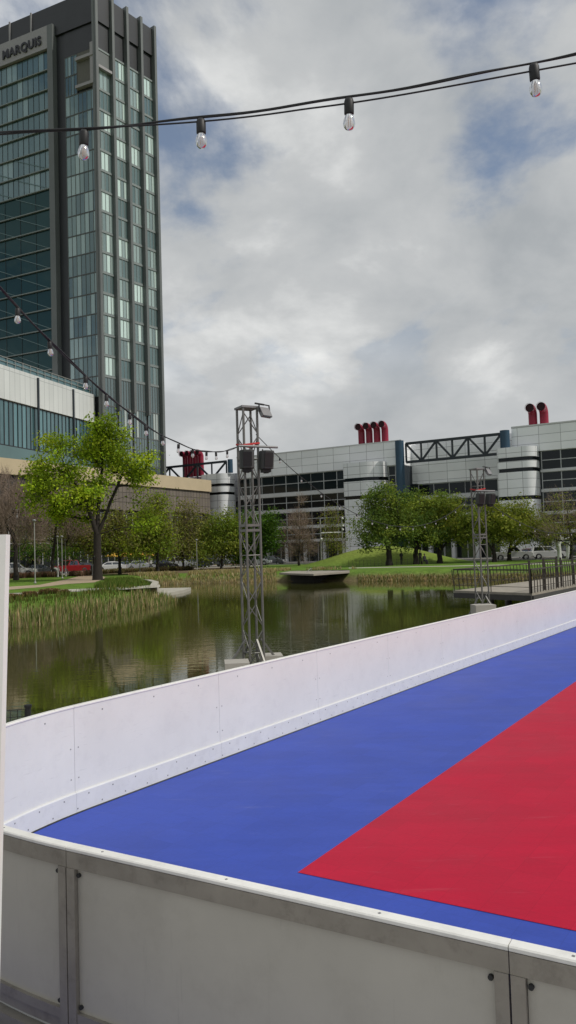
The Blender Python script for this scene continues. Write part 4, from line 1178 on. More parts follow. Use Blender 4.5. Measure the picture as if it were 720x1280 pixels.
# low post fence in front of the mound
pf = thing('post_fence', 'thin dark temporary post fence in front of the grass mound', 'fence', tuple(ground_at(475, 97)))
for i in range(20):
    p = ground_at(436 + i * 4.6, 97 + (i % 2) * .1, .2); mb = MB(); mb.bar((p.x, p.y, .2), (p.x, p.y, 1.05), .028); mb.build('post', MT['rail'], pf, True)
mb = MB()
for i in range(19):
    a = ground_at(436 + i * 4.6, 97, .2); b = ground_at(436 + (i + 1) * 4.6, 97, .2)
    for z in (.95, .55): mb.bar((a.x, a.y, z), (b.x, b.y, z), .012)
mb.build('wire', MT['rail'], pf, True)
# ------------------------------------------------------------------ trees
def jit(c, rn, a=.25, b=.12):
    k = 1 + rn.uniform(-a, a); return (c[0] * k * (1 + rn.uniform(-b, b)), c[1] * k, c[2] * k * (1 + rn.uniform(-b, b)))
def leaf_mesh(name, centres, m, parent):
    """centres: (point, half size, colour, normal-ish dir, stretch)"""
    n = len(centres)
    P_ = np.array([c[0] for c in centres], float); H_ = np.array([c[1] for c in centres], float)[:, None]
    D_ = np.array([c[3] for c in centres], float); St = np.array([c[4] for c in centres], float)[:, None]
    C_ = np.array([c[2] for c in centres], float)
    D_ /= np.linalg.norm(D_, axis=1)[:, None] + 1e-9
    A_ = np.cross(D_, np.random.RandomState(n).normal(size=(n, 3))); A_ /= np.linalg.norm(A_, axis=1)[:, None] + 1e-9
    B_ = np.cross(D_, A_)
    V = np.empty((n, 4, 3))
    V[:, 0] = P_ - A_ * H_ * St; V[:, 1] = P_ - B_ * H_ * .55; V[:, 2] = P_ + A_ * H_ * St; V[:, 3] = P_ + B_ * H_ * .55
    me = bpy.data.meshes.new(name)
    me.from_pydata(V.reshape(-1, 3).tolist(), [], np.arange(n * 4).reshape(-1, 4).tolist())
    ca = me.color_attributes.new('Col', 'FLOAT_COLOR', 'POINT')
    ca.data.foreach_set('color', np.repeat(np.concatenate([C_, np.ones((n, 1))], 1), 4, 0).astype(np.float32).ravel())
    me.materials.append(m)
    o = bpy.data.objects.new(name, me); COL.objects.link(o); o.parent = parent
    return o
def make_tree(name, label, base, ells, trunk_h, r0, cols, n_nodes=120, per=60, spread=.55, leaf=0.128, seed=1, group=None, forks=1, lean=(0, 0), twigs=0, twig_len=.9, bark='bark', up=.3, shell=.45):
    """ells: (dx, dy, z, rx, ry, rz, weight) crown volumes relative to the base"""
    rn = random.Random(seed); nr = np.random.RandomState(seed)
    t = thing(name, label, 'tree', base, 0, group)
    wts = [e[3] * e[4] * e[5] * (e[6] if len(e) > 6 else 1) for e in ells]
    nodes = []
    while len(nodes) < n_nodes:
        e = rn.choices(ells, wts)[0]
        d = Vector(nr.normal(size=3)); d.normalize(); r = rn.random() ** shell
        nodes.append(Vector((e[0] + d.x * e[3] * r, e[1] + d.y * e[4] * r, e[2] + d.z * e[5] * r)))
    # skeleton: trunk, leaders, then greedy attachment of the crown points
    pts = [Vector((0, 0, 0))]; par = [-1]
    k = 5
    for i in range(1, k + 1):
        f = i / k; pts.append(Vector((lean[0] * f + rn.uniform(-.06, .06), lean[1] * f + rn.uniform(-.06, .06), trunk_h * f))); par.append(len(pts) - 2)
    top = len(pts) - 1
    cz = max(e[2] + e[5] * .55 for e in ells)
    for q in range(forks):
        cur = top
        e = ells[q % len(ells)]
        tgt = Vector((e[0], e[1], e[2] + e[5] * .5)) if forks > 1 else Vector((sum(e[0] * w for e, w in zip(ells, wts)) / sum(wts), 0, cz))
        for i in range(1, 6):
            f = i / 5; p = pts[top].lerp(tgt, f) + Vector((rn.uniform(-.2, .2), rn.uniform(-.2, .2), 0)); p.z += .25 * math.sin(f * math.pi) * (tgt.z - pts[top].z) * .3
            pts.append(p); par.append(cur); cur = len(pts) - 1
    core0 = len(pts)
    nodes.sort(key=lambda p: (p - pts[top]).length)
    tips = []
    for p in nodes:
        best = None
        for i in range(2, len(pts)):
            q = pts[i]; d = (p - q); c = d.length + max(0, q.z - p.z) * 1.4 + (0 if i < core0 else .25)
            if i < top: c += 2.5
            if best is None or c < best[0]: best = (c, i)
        i = best[1]; q = pts[i]; L = (p - q).length
        if L > .9:
            m_ = q.lerp(p, .5) + Vector((rn.uniform(-.1, .1), rn.uniform(-.1, .1), rn.uniform(.0, .14))) * L
            pts.append(m_); par.append(i); i = len(pts) - 1
        pts.append(p); par.append(i); tips.append(len(pts) - 1)
    cnt = [0] * len(pts)
    for i in tips:
        j = i
        while j != -1: cnt[j] += 1; j = par[j]
    tot = max(cnt); rad = [max(.016, r0 * .8 * (max(c, .4) / tot) ** .56) for c in cnt]
    for i in range(top + 1): rad[i] = r0 * (1.25 - .3 * min(1, i / 2) - .1 * i / top)
    kids = {}
    for i, p in enumerate(par): kids.setdefault(p, []).append(i)
    mb = MB(); rows_t = [pts[i] for i in range(top + 1)]
    mb.tube(rows_t, [rad[i] for i in range(top + 1)], 10)
    for i in range(top + 1, len(pts)):
        j = par[i]; mb.tube([pts[j], pts[i]], [min(rad[j], rad[i] * 1.35), rad[i]], 6 if rad[i] > .05 else 4, caps=False)
    mb.build('trunk', MT[bark], t)
    cen = []; mb = MB()
    for i in tips:
        p = pts[i]; g = rn.choice(cols); shade = rn.uniform(.72, 1.25)
        out = Vector((p.x, p.y, (p.z - trunk_h) * .8)); out.normalize()
        for _ in range(int(per * rn.uniform(.6, 1.4))):
            o = Vector(nr.normal(size=3)) * spread; o.z *= .75
            c = jit(tuple(x * shade for x in g), rn)
            cen.append((p + o, leaf * rn.uniform(.6, 1.35), c, tuple(out * .5 + Vector(nr.normal(size=3)) * .8 + Vector((0, 0, up))), rn.uniform(.8, 1.3)))
        for _ in range(twigs):
            d = (out + Vector((nr.normal() * .55, nr.normal() * .55, nr.normal() * .45 + .25))).normalized()
            a = p + Vector(nr.normal(size=3)) * spread * .55; L = twig_len * rn.uniform(.5, 1.3)
            b = a + d * L; w = rn.uniform(.010, .022); s = d.orthogonal().normalized() * w
            mb.face([a - s, a + s, b + s * .3, b - s * .3]); 
            for _q in range(2):
                f = rn.uniform(.3, .9); a2 = a.lerp(b, f); d2 = (d + Vector(nr.normal(size=3)) * .6).normalized(); b2 = a2 + d2 * L * .5; s2 = d2.orthogonal().normalized() * w * .7
                mb.face([a2 - s2, a2 + s2, b2])
    if twigs: mb.build('twigs', MT['twig'], t)
    if cen: leaf_mesh('crown', cen, MT['leaf'], t)
    return t
def E(dx, z, rx, rz, w=1, ry=None, dy=0): return (dx, dy, z, rx, ry or rx * .9, rz, w)
def px_tree(name, label, bx, D, boxes, trunk_top, r0, cols, **k):
    """crown volumes read off the photo (x, y, half width, half height) at depth D, turned into metres around the trunk foot"""
    b = ground_at(bx, D, .2); b.z = gz(b.x, b.y) - .05
    ells = []
    for i, (x, y, rx, ry_) in enumerate(boxes):
        p = at(x, y, D); ells.append(E(p.x - b.x, p.z - b.z, rx * D / FPX, ry_ * D / FPX, 1, None, (-1) ** i * rx * D / FPX * .25))
    th = at(bx, trunk_top, D).z - b.z
    return make_tree(name, label, tuple(b), ells, th, r0, cols, **k)
LIME = [(0.3384, 0.4543, 0.0339), (0.2511, 0.3593, 0.0309), (0.4146, 0.5072, 0.0463), (0.1857, 0.2641, 0.0278)]
LIME2 = [(0.2228, 0.2968, 0.0377), (0.1578, 0.2297, 0.0343), (0.2784, 0.3445, 0.0429)]
OLIVE = [(0.1892, 0.2053, 0.0488), (0.1456, 0.1594, 0.0418), (0.2426, 0.2415, 0.0609)]
OAK = [(0.1198, 0.1826, 0.0426), (0.1685, 0.2324, 0.0487), (0.2246, 0.2823, 0.0547), (0.0823, 0.1328, 0.0365)]
OAKL = [(0.1962, 0.2411, 0.0434), (0.151, 0.1967, 0.0386), (0.2566, 0.2883, 0.0531)]
GREEN = [(0.07, 0.144, 0.0218), (0.105, 0.189, 0.0281), (0.0525, 0.108, 0.0203)]
BUD = [(0.207, 0.1414, 0.0949), (0.1725, 0.1294, 0.0776), (0.1552, 0.1466, 0.0604)]
GT = 'street and park trees around the lake'
px_tree('shade_tree', 'bright lime green spreading tree on the lawn in front of the hotel', 122, 76, [(128, 560, 40, 30), (80, 590, 36, 26), (162, 592, 30, 28), (56, 622, 26, 24), (184, 640, 16, 36), (112, 618, 34, 24), (70, 556, 20, 16), (138, 536, 28, 14), (48, 590, 18, 14), (178, 570, 16, 14), (90, 640, 24, 16)], 668, .42, LIME,
        n_nodes=200, per=115, spread=.53, leaf=.14, seed=11, group=GT, forks=3, shell=.5)
px_tree('bare_tree', 'bare brown twiggy tree at the left edge over the white SUV', 20, 84, [(8, 640, 44, 44), (-30, 660, 40, 40), (36, 660, 22, 26)], 690, .26, BUD, n_nodes=150, per=6, leaf=0.07, spread=.6, seed=21, group=GT, twigs=34, twig_len=1.5)
px_tree('bare_tree', 'brown budding tree between the left edge and the lime tree', 66, 92, [(66, 650, 36, 38), (98, 655, 34, 36), (50, 668, 20, 24), (80, 625, 26, 20)], 700, .2, BUD + OLIVE, n_nodes=130, per=25, leaf=0.094, spread=.6, seed=22, group=GT, twigs=20, twig_len=1.4)
px_tree('shade_tree', 'small green tree low behind the bare trees at left', 34, 99, [(40, 688, 30, 12), (75, 690, 30, 12)], 702, .14, GREEN, n_nodes=60, per=54, leaf=0.117, spread=.55, seed=23, group=GT)
px_tree('shade_tree', 'olive green tree just right of the lime tree trunk', 150, 94, [(146, 668, 36, 26), (120, 675, 28, 20)], 700, .2, OLIVE + LIME2[:1], n_nodes=140, per=76, leaf=0.14, spread=.7, seed=24, group=GT, twigs=3)
px_tree('shade_tree', 'yellow green tree behind the right side of the lime tree', 197, 92, [(190, 655, 22, 42), (176, 680, 26, 20), (205, 680, 18, 20)], 696, .2, LIME2 + OLIVE[:1], n_nodes=140, per=80, leaf=0.14, spread=.66, seed=25, group=GT, twigs=3)
px_tree('shade_tree', 'thin grey olive tree beside the lamp pole near the cream building', 229, 106, [(232, 662, 26, 34), (222, 685, 24, 18)], 700, .18, OLIVE, n_nodes=130, per=64, leaf=0.133, spread=.75, seed=26, group=GT, twigs=5, twig_len=1.2)
px_tree('shade_tree', 'mid green tree just left of the nearer truss', 277, 107, [(276, 672, 28, 30), (262, 688, 22, 16), (290, 660, 16, 22)], 704, .2, LIME2[:2] + OAKL, n_nodes=140, per=89, leaf=0.14, spread=.72, seed=27, group=GT)
px_tree('shade_tree', 'deep green tree behind the nearer truss', 318, 109, [(318, 668, 28, 30), (338, 660, 14, 22), (305, 688, 22, 16)], 704, .2, GREEN, n_nodes=140, per=96, leaf=0.148, spread=.72, seed=28, group=GT)
px_tree('cypress_tree', 'reddish brown conical bald cypress with bare twigs', 374, 112, [(374, 682, 26, 16), (374, 664, 20, 18), (374, 645, 13, 18), (374, 630, 7, 12)], 690, .16, BUD, n_nodes=150, per=16, leaf=0.086, spread=.5, seed=29, group=GT, twigs=13, twig_len=1.0)
px_tree('shade_tree', 'thin sparse tree beside the street lamp arm', 418, 113, [(416, 655, 14, 24), (418, 680, 18, 14)], 696, .12, OAKL + OLIVE, n_nodes=70, per=35, leaf=0.109, spread=.6, seed=30, group=GT, twigs=4)
px_tree('oak_tree', 'large dark green oak at the left end of the mound', 487, 98, [(484, 640, 32, 34), (462, 662, 22, 24), (506, 664, 22, 24), (484, 668, 30, 14)], 688, .40, OAK, n_nodes=140, per=124, leaf=0.14, spread=.56, seed=31, group=GT, forks=2)
px_tree('oak_tree', 'green oak with two people under it in front of the mound', 520, 101, [(520, 645, 28, 30), (532, 668, 20, 16), (508, 666, 16, 14)], 690, .36, OAK + OAKL[:1], n_nodes=115, per=121, leaf=0.14, spread=.56, seed=32, group=GT, forks=2)
px_tree('oak_tree', 'green oak left of the farther truss', 550, 102, [(554, 646, 32, 30), (572, 664, 20, 20), (540, 666, 20, 14)], 690, .36, OAKL + OAK[:2], n_nodes=130, per=121, leaf=0.14, spread=.56, seed=33, group=GT, forks=2)
px_tree('oak_tree', 'light green oak directly behind the farther truss', 618, 100, [(616, 650, 32, 28), (592, 660, 24, 22), (638, 662, 22, 22)], 690, .3, OAKL, n_nodes=130, per=115, leaf=0.14, spread=.58, seed=34, group=GT, forks=2)
px_tree('oak_tree', 'broad olive oak in front of the white pickup', 637, 104, [(652, 652, 28, 26), (676, 664, 20, 18), (632, 664, 18, 14)], 690, .3, OAKL + OLIVE[:1], n_nodes=150, per=80, leaf=0.14, spread=.7, seed=35, group=GT, forks=2, twigs=2)
px_tree('shade_tree', 'sparse budding tree at the right edge beside the white sculpture', 714, 96, [(704, 645, 26, 34), (722, 660, 24, 30), (690, 668, 22, 16)], 692, .22, OLIVE + OAKL[:1], n_nodes=130, per=25, leaf=0.109, spread=.7, seed=36, group=GT, twigs=7, twig_len=1.2)
px_tree('shade_tree', 'dark tree behind the silver cars near the cream building', 205, 124, [(200, 672, 26, 24), (178, 678, 22, 20)], 702, .2, OAK, n_nodes=80, per=64, leaf=0.14, spread=.8, seed=37, group=GT)
px_tree('shade_tree', 'dark green tree far behind between the two olive trees', 252, 126, [(250, 672, 22, 24), (236, 684, 18, 14)], 704, .2, OAK, n_nodes=70, per=64, leaf=0.14, spread=.8, seed=38, group=GT)
px_tree('shade_tree', 'dark shadowed tree behind the bare trees at the left', 92, 108, [(84, 672, 34, 26), (40, 676, 30, 24)], 702, .2, OAK + OLIVE, n_nodes=90, per=57, leaf=0.14, spread=.8, seed=39, group=GT, twigs=4)

# ------------------------------------------------------------------ reeds, sedge, tussocks
def blades(name, spots, hmin, hmax, w, cols, seed, lean=.18):
    rn = random.Random(seed); V = []; F_ = []; C = []
    for x, y, z, hs in spots:
        h = rn.uniform(hmin, hmax) * hs; a = rn.random() * 6.283; d = (math.cos(a), math.sin(a)); l = rn.random() * lean * h; la = rn.random() * 6.283
        ww = w * rn.uniform(.6, 1.4); c = jit(rn.choice(cols), rn, .3); b = len(V)
        mx_, my_ = math.cos(la) * l, math.sin(la) * l
        V += [(x - d[0] * ww, y - d[1] * ww, z), (x + d[0] * ww, y + d[1] * ww, z), (x + d[0] * ww * .8 + mx_ * .35, y + d[1] * ww * .8 + my_ * .35, z + h * .6), (x - d[0] * ww * .8 + mx_ * .35, y - d[1] * ww * .8 + my_ * .35, z + h * .6), (x + mx_, y + my_, z + h)]
        F_ += [(b, b + 1, b + 2, b + 3), (b + 3, b + 2, b + 4)]
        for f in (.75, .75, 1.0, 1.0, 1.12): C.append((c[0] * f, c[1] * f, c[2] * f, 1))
    me = bpy.data.meshes.new(name); me.from_pydata(V, [], F_)
    ca = me.color_attributes.new('Col', 'FLOAT_COLOR', 'POINT'); ca.data.foreach_set('color', np.array(C, np.float32).ravel())
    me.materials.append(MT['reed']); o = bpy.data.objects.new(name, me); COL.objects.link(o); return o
REED = [(0.4284, 0.336, 0.1824), (0.3214, 0.2625, 0.1338), (0.2035, 0.2415, 0.0729), (0.1285, 0.1995, 0.0486), (0.5141, 0.42, 0.2431), (0.2356, 0.1785, 0.1095), (0.12, 0.19, 0.04), (0.1, 0.16, 0.035), (0.14, 0.18, 0.05)]
SEDGE = [(0.4234, 0.3325, 0.1693), (0.3427, 0.2682, 0.1355), (0.2822, 0.2574, 0.0987), (0.2016, 0.2145, 0.079), (0.4838, 0.4076, 0.2398)]
def shore_spots(n, path, w0, w1, seed):
    """random spots along a shore polyline, from w0 (in the water, negative) to w1 (up the bank)"""
    rn = random.Random(seed); segs = []
    for a, b in zip(path, path[1:]): segs.append((Vector(a), Vector(b), (Vector(b) - Vector(a)).length))
    out = []
    W = [s[2] for s in segs]
    for _ in range(n):
        a, b, L = rn.choices(segs, W)[0]; p = a.lerp(b, rn.random()); d = (b - a) / L; nn = Vector((-d.y, d.x)); q = p + nn * rn.uniform(w0, w1)
        out.append((q.x, q.y))
    zz, sd_ = heights(np.array(out))
    dx0, dx1, dy0, dy1 = min(p.x for p in dp), max(p.x for p in dp), min(p.y for p in dp), max(p.y for p in dp)
    return [(x, y, float(z), 1.0 if s > -1.4 else .55) for (x, y), z, s in zip(out, zz, sd_) if s > -2.0 and not (dx0 - .3 < x < dx1 + .3 and dy0 - 1 < y < dy1 + .3)]
left_shore = [(-45, 24), (-30, 31), (-20, 35.2), (-14, 38.2), (-11.9, 43.0), (-10.0, 49.0), (-9.4, 56.5)]
sp = shore_spots(11000, left_shore, -1.5, .55, 5)
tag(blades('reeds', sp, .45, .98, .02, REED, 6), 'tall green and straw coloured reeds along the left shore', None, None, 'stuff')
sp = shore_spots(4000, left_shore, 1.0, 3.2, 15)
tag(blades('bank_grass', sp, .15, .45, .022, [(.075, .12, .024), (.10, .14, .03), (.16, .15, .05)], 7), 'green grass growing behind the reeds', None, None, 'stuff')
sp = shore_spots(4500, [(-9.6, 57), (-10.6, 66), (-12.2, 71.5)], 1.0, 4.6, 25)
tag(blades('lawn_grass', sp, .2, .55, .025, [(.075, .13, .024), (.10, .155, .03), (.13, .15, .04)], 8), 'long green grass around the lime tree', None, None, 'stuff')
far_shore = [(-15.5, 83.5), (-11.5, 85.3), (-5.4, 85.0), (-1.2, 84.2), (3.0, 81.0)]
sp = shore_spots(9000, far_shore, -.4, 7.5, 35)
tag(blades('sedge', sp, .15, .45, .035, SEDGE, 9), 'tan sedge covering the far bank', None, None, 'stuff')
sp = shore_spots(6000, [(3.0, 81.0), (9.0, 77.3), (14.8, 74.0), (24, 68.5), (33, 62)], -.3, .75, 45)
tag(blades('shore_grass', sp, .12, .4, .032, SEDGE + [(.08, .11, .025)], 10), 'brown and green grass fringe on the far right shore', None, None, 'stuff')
def tussock(loc, r, h, cols, label, seed, name='grass_tussock', grp='brown grass tussocks behind the reeds', n=170):
    rn = random.Random(seed); spots = []
    V = []; F_ = []; C = []
    for _ in range(n):
        a = rn.random() * 6.283; el = rn.uniform(.25, 1.0); d = Vector((math.cos(a) * math.cos(el * 1.5), math.sin(a) * math.cos(el * 1.5), math.sin(el * 1.5)))
        b = Vector((rn.uniform(-r, r) * .5, rn.uniform(-r, r) * .5, 0)); tip = b + Vector((d.x * r, d.y * r, d.z * h)); mid = b.lerp(tip, .55) + Vector((0, 0, h * .18))
        s = d.cross(Vector((0, 0, 1))).normalized() * .03; c = jit(rn.choice(cols), rn, .3); k = len(V)
        V += [tuple(b - s), tuple(b + s), tuple(mid + s), tuple(mid - s), tuple(tip)]; F_ += [(k, k + 1, k + 2, k + 3), (k + 3, k + 2, k + 4)]
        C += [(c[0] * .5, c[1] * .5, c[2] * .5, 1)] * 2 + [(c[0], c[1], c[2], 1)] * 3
    me = bpy.data.meshes.new(name); me.from_pydata(V, [], F_)
    ca = me.color_attributes.new('Col', 'FLOAT_COLOR', 'POINT'); ca.data.foreach_set('color', np.array(C, np.float32).ravel())
    me.materials.append(MT['reed']); o = bpy.data.objects.new(name, me); COL.objects.link(o); o.location = loc
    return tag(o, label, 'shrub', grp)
BRN = [(.22, .14, .085), (.17, .115, .07), (.27, .18, .095), (.13, .12, .045)]
for i, (x, D) in enumerate(((12, 45), (22, 44.5), (33, 47), (41, 47.5), (54, 50), (62, 51), (69, 50.5), (81, 48.5))):
    p = ground_at(x, D, .2); tussock((p.x, p.y, gz(p.x, p.y) - .03), .42, .42, BRN, 'brown grass tussock behind the reeds at left', 60 + i)
for i in range(15):                                      # planting strip in front of the left street
    x = 10 + i * 6.1 if i < 11 else 92 + (i - 11) * 8; p = ground_at(x + random.uniform(-1, 1), 92 + (i % 3) * 1.2, .2)
    tussock((p.x, p.y, .18), .8, .75, [(.34, .21, .17), (.28, .17, .13), (.22, .18, .10)], 'low pinkish brown shrub bordering the left street', 90 + i, 'street_shrub', 'pinkish brown shrubs bordering the left street')
for i in range(18):
    x = 132 + i * 6.2; p = ground_at(x, 101 + (i % 3) + (x - 132) * .05, .2)
    tussock((p.x, p.y, .18), .8, .7, [(.22, .18, .11), (.15, .17, .06), (.28, .21, .13)], 'low olive brown shrub along the parked cars', 120 + i, 'street_shrub', 'olive brown shrubs along the parked cars')

# ------------------------------------------------------------------ vehicles
def car_geo(kind, paint):
    """side outlines in metres, x forward"""
    if kind == 'suv':
        L, W, H = 4.8, 1.9, 1.78
        low = [(-2.38, .42), (-2.40, .75), (-2.36, 1.08), (-1.2, 1.10), (.85, 1.08), (1.75, 1.02), (2.25, .90), (2.38, .72), (2.38, .42), (2.2, .30), (-2.2, .30)]
        cab = [(-2.32, 1.08), (-2.10, 1.66), (-1.85, 1.75), (-.4, 1.78), (.25, 1.72), (1.05, 1.07)]
        wx = (-1.42, 1.45)
    elif kind == 'pickup':
        L, W, H = 5.5, 1.95, 1.85
        low = [(-2.75, .52), (-2.76, 1.12), (-.75, 1.12), (-.7, 1.14), (1.15, 1.14), (2.5, 1.06), (2.72, .88), (2.74, .5), (2.5, .38), (-2.6, .40)]
        cab = [(-.80, 1.12), (-.72, 1.72), (-.55, 1.83), (.35, 1.85), (.62, 1.78), (1.28, 1.13)]
        wx = (-1.65, 1.72)
    else:
        L, W, H = 4.6, 1.8, 1.45
        low = [(-2.28, .40), (-2.30, .72), (-2.22, .93), (-1.5, .98), (.95, .92), (1.8, .82), (2.20, .70), (2.30, .52), (2.28, .34), (2.1, .25), (-2.1, .25)]
        cab = [(-1.85, .95), (-1.15, 1.38), (-.6, 1.45), (.1, 1.44), (.45, 1.36), (1.2, .92)]
        wx = (-1.38, 1.40)
    return L, W, H, low, cab, wx
def make_car(kind, label, paint, loc, rz, group='cars parked along the street behind the trees', name='parked_car'):
    t = thing(name, label, 'pickup truck' if kind == 'pickup' else 'car', loc, rz, group)
    L, W, H, low, cab, wx = car_geo(kind, paint)
    h = W / 2
    mb = MB()
    def ext(poly, prof):
        rows = [[(x * sx, y, z * sz + oz) for x, z in poly] for y, sx, sz, oz in prof]
        mb.grid(rows, True); mb.face(rows[0]); mb.face(rows[-1][::-1])
    ext(low, [(-h + .0, .985, .97, .01), (-h + .06, 1, 1, 0), (h - .06, 1, 1, 0), (h, .985, .97, .01)])
    if kind == 'pickup':
        mb.mi = 1; mb.box((-1.75, 0, 1.123), (1.85, W - .25, .012)); mb.mi = 0
    # cabin, narrowing to the roof
    zb_ = cab[0][1]; zt = max(z for x, z in cab)
    rows = []
    for s in (-1, 1):
        rows.append([(x, s * (h - .05 - .20 * (z - zb_) / (zt - zb_)), z) for x, z in cab])
    mb.grid([rows[0], rows[1]], False); mb.face(rows[0]); mb.face(rows[1][::-1])
    b = mb.build('body', [paint, MT['dark']], t)
    # windows: side glass and the two screens
    x0, x1 = cab[0][0], cab[-1][0]; zt_ = zt - .12
    def edge(side, z):
        pts = cab if side else cab
        if side == 0:
            for (xa, za), (xb_, zb2) in zip(cab, cab[1:]):
                if za <= z <= zb2: return xa + (xb_ - xa) * (z - za) / max(1e-6, zb2 - za)
            return cab[1][0]
        for (xa, za), (xb_, zb2) in zip(cab[::-1], cab[::-1][1:]):
            if za <= z <= zb2: return xa + (xb_ - xa) * (z - za) / max(1e-6, zb2 - za)
        return cab[-2][0]
    for s in (-1, 1):
        z0, z1 = zb_ + .05, zt_
        yy = lambda z: s * (h - .05 - .20 * (z - zb_) / (zt - zb_) + .006)
        a0, a1 = edge(0, z0) + .22, edge(0, z1) + .14; b0, b1 = edge(1, z0) - .22, edge(1, z1) - .10
        m0, m1 = (a0 + b0) / 2, (a1 + b1) / 2
        for (p0, p1, q0, q1) in ((a0, m0 - .04, a1, m1 - .04), (m0 + .04, b0, m1 + .04, b1)):
            w_ = MB(); w_.face([(p0, yy(z0), z0), (p1, yy(z0), z0), (q1, yy(z1), z1), (q0, yy(z1), z1)]); w_.build('side_window', MT['carglass'], t)
    for side, nm in ((0, 'rear_window'), (1, 'windscreen')):
        z0, z1 = zb_ + .06, zt_ + .02; sg_ = -1 if side == 0 else 1
        e0, e1 = edge(side, z0) + sg_ * .012, edge(side, z1) + sg_ * .012
        k = lambda z: h - .14 - .20 * (z - zb_) / (zt - zb_)
        w_ = MB(); w_.face([(e0, -k(z0), z0), (e0, k(z0), z0), (e1, k(z1), z1), (e1, -k(z1), z1)]); w_.build(nm, MT['carglass'], t)
    R_ = .36 if kind != 'sedan' else .32
    for x in wx:
        for s in (-1, 1):
            tm = MB(); tm.lathe([(R_ * .62, s * (h - .20)), (R_, s * (h - .19)), (R_, s * (h + .005)), (R_ * .62, s * (h + .01))], (x, 0, R_), 18, 'Y')
            wh = tm.build('wheel', MT['tyre'], t)
            rm = MB(); rm.lathe([(R_ * .62, s * (h + .004)), (R_ * .5, s * (h - .03)), (R_ * .2, s * (h - .02)), (0, s * (h - .015))], (x, 0, R_), 18, 'Y'); rm.build('rim', MT['rim'], wh)
            am = MB(); am.lathe([(R_ * 1.17, s * (h - .15)), (R_ * 1.17, s * (h + .003)), (R_ * .9, s * (h + .003))], (x, 0, R_), 18, 'Y'); am.build('wheel_arch', MT['dark'], t)
    xf = max(x for x, z in low); xr = min(x for x, z in low); zh = .68 if kind == 'sedan' else .85
    for s in (-1, 1):
        m_ = MB(); m_.box((xf - .06, s * (h - .28), zh - .02), (.16, .36, .14)); m_.build('headlight', MT['lens'], t)
        m_ = MB(); m_.box((xr + .03, s * (h - .2), zh + .05), (.12, .26, .2)); m_.build('tail_light', MT['redlens'], t)
    m_ = MB(); m_.box((xf - .02, 0, .42), (.12, W * .9, .18)); m_.build('bumper', MT['greymetal'], t)
    m_ = MB(); m_.box((xr + .02, 0, .42), (.12, W * .9, .18)); m_.build('bumper', MT['greymetal'], t)
    return t
PW = carpaint('paint_white', (.62, .62, .60)); PS = carpaint('paint_silver', (.36, .37, .38)); PG = carpaint('paint_grey', (.07, .075, .08)); PB = carpaint('paint_black', (.012, .012, .014)); PR = carpaint('paint_red', (.20, .010, .014)); PM = carpaint('paint_maroon', (.10, .012, .012)); PBL = carpaint('paint_dark_blue', (.02, .025, .05))
def car_at(x, D, kind, label, paint, ang, z=.2, name='parked_car'):
    p = ground_at(x, D, z); make_car(kind, label, paint, (p.x, p.y, z + .018), RAD(ang), name=name)
car_at(22, 99, 'suv', 'white SUV parked at the far left under the bare tree', PW, 10)
car_at(51, 101, 'sedan', 'dark grey sedan next to the white SUV at left', PG, 14)
car_at(88, 106, 'pickup', 'red pickup truck behind the thin pale poles', PR, 238, name='pickup_truck')
car_at(108, 110, 'sedan', 'black sedan left of the lime tree trunk', PB, 20)
car_at(137, 112, 'sedan', 'white sedan just right of the lime tree trunk', PW, 195)
car_at(157, 114, 'sedan', 'grey sedan under the left yellow parasols', PG, 20)
car_at(176, 114, 'sedan', 'silver sedan under the right yellow parasols', PS, 15)
car_at(203, 116, 'sedan', 'black sedan between the two silver cars', PB, 18)
car_at(225, 119, 'suv', 'silver SUV left of the lamp pole', PS, 12)
car_at(247, 122, 'sedan', 'dark blue sedan right of the lamp pole', PBL, 16)
car_at(262, 124, 'pickup', 'grey pickup truck in the shade left of the nearer truss', PG, 15, name='pickup_truck')
car_at(322, 128, 'sedan', 'silver sedan seen right through the nearer truss', PS, -14)
car_at(340, 129, 'sedan', 'dark sedan right of the nearer truss', PG, -20)
car_at(641, 109, 'pickup', 'white pickup truck behind the oak right of the farther truss', PW, -12, name='pickup_truck')
car_at(664, 117, 'sedan', 'maroon sedan between the white pickup and the white SUV', PM, -15)
car_at(686, 109, 'suv', 'white SUV at the right beside the white sculpture', PW, -10)
car_at(722, 111, 'suv', 'black SUV half out of view at the right edge', PB, -12)

# ------------------------------------------------------------------ street furniture
def parasol(x, D, label):
    p = ground_at(x, D, .32); t = thing('parasol', label, 'parasol', tuple(p), 0, 'yellow parasols of the pavement cafe')
    mb = MB(); mb.tube([(0, 0, 0), (0, 0, 2.65)], .03, 8); mb.build('pole', MT['pole'], t)
    mb = MB(); mb.lathe([(0, .0), (.28, .0), (.28, .1), (0, .1)], n=14); mb.build('base', MT['concrete'], t)
    mb = MB(); n = 8
    rim = [(1.35 * math.cos(2 * math.pi * k / n), 1.35 * math.sin(2 * math.pi * k / n), 2.12) for k in range(n)]
    for k in range(n):
        a, b = rim[k], rim[(k + 1) % n]; mb.face([a, b, (0, 0, 2.68)]); mb.face([a, (a[0], a[1], 1.98), (b[0], b[1], 1.98), b])
    mb.build('canopy', MT['yellow'], t)
for x, D, l in ((142.5, 119, 'leftmost'), (157, 121, 'second from left'), (170.5, 122, 'third from left'), (182, 119, 'rightmost')): parasol(x, D, l + ' yellow parasol of the pavement cafe behind the parked cars')
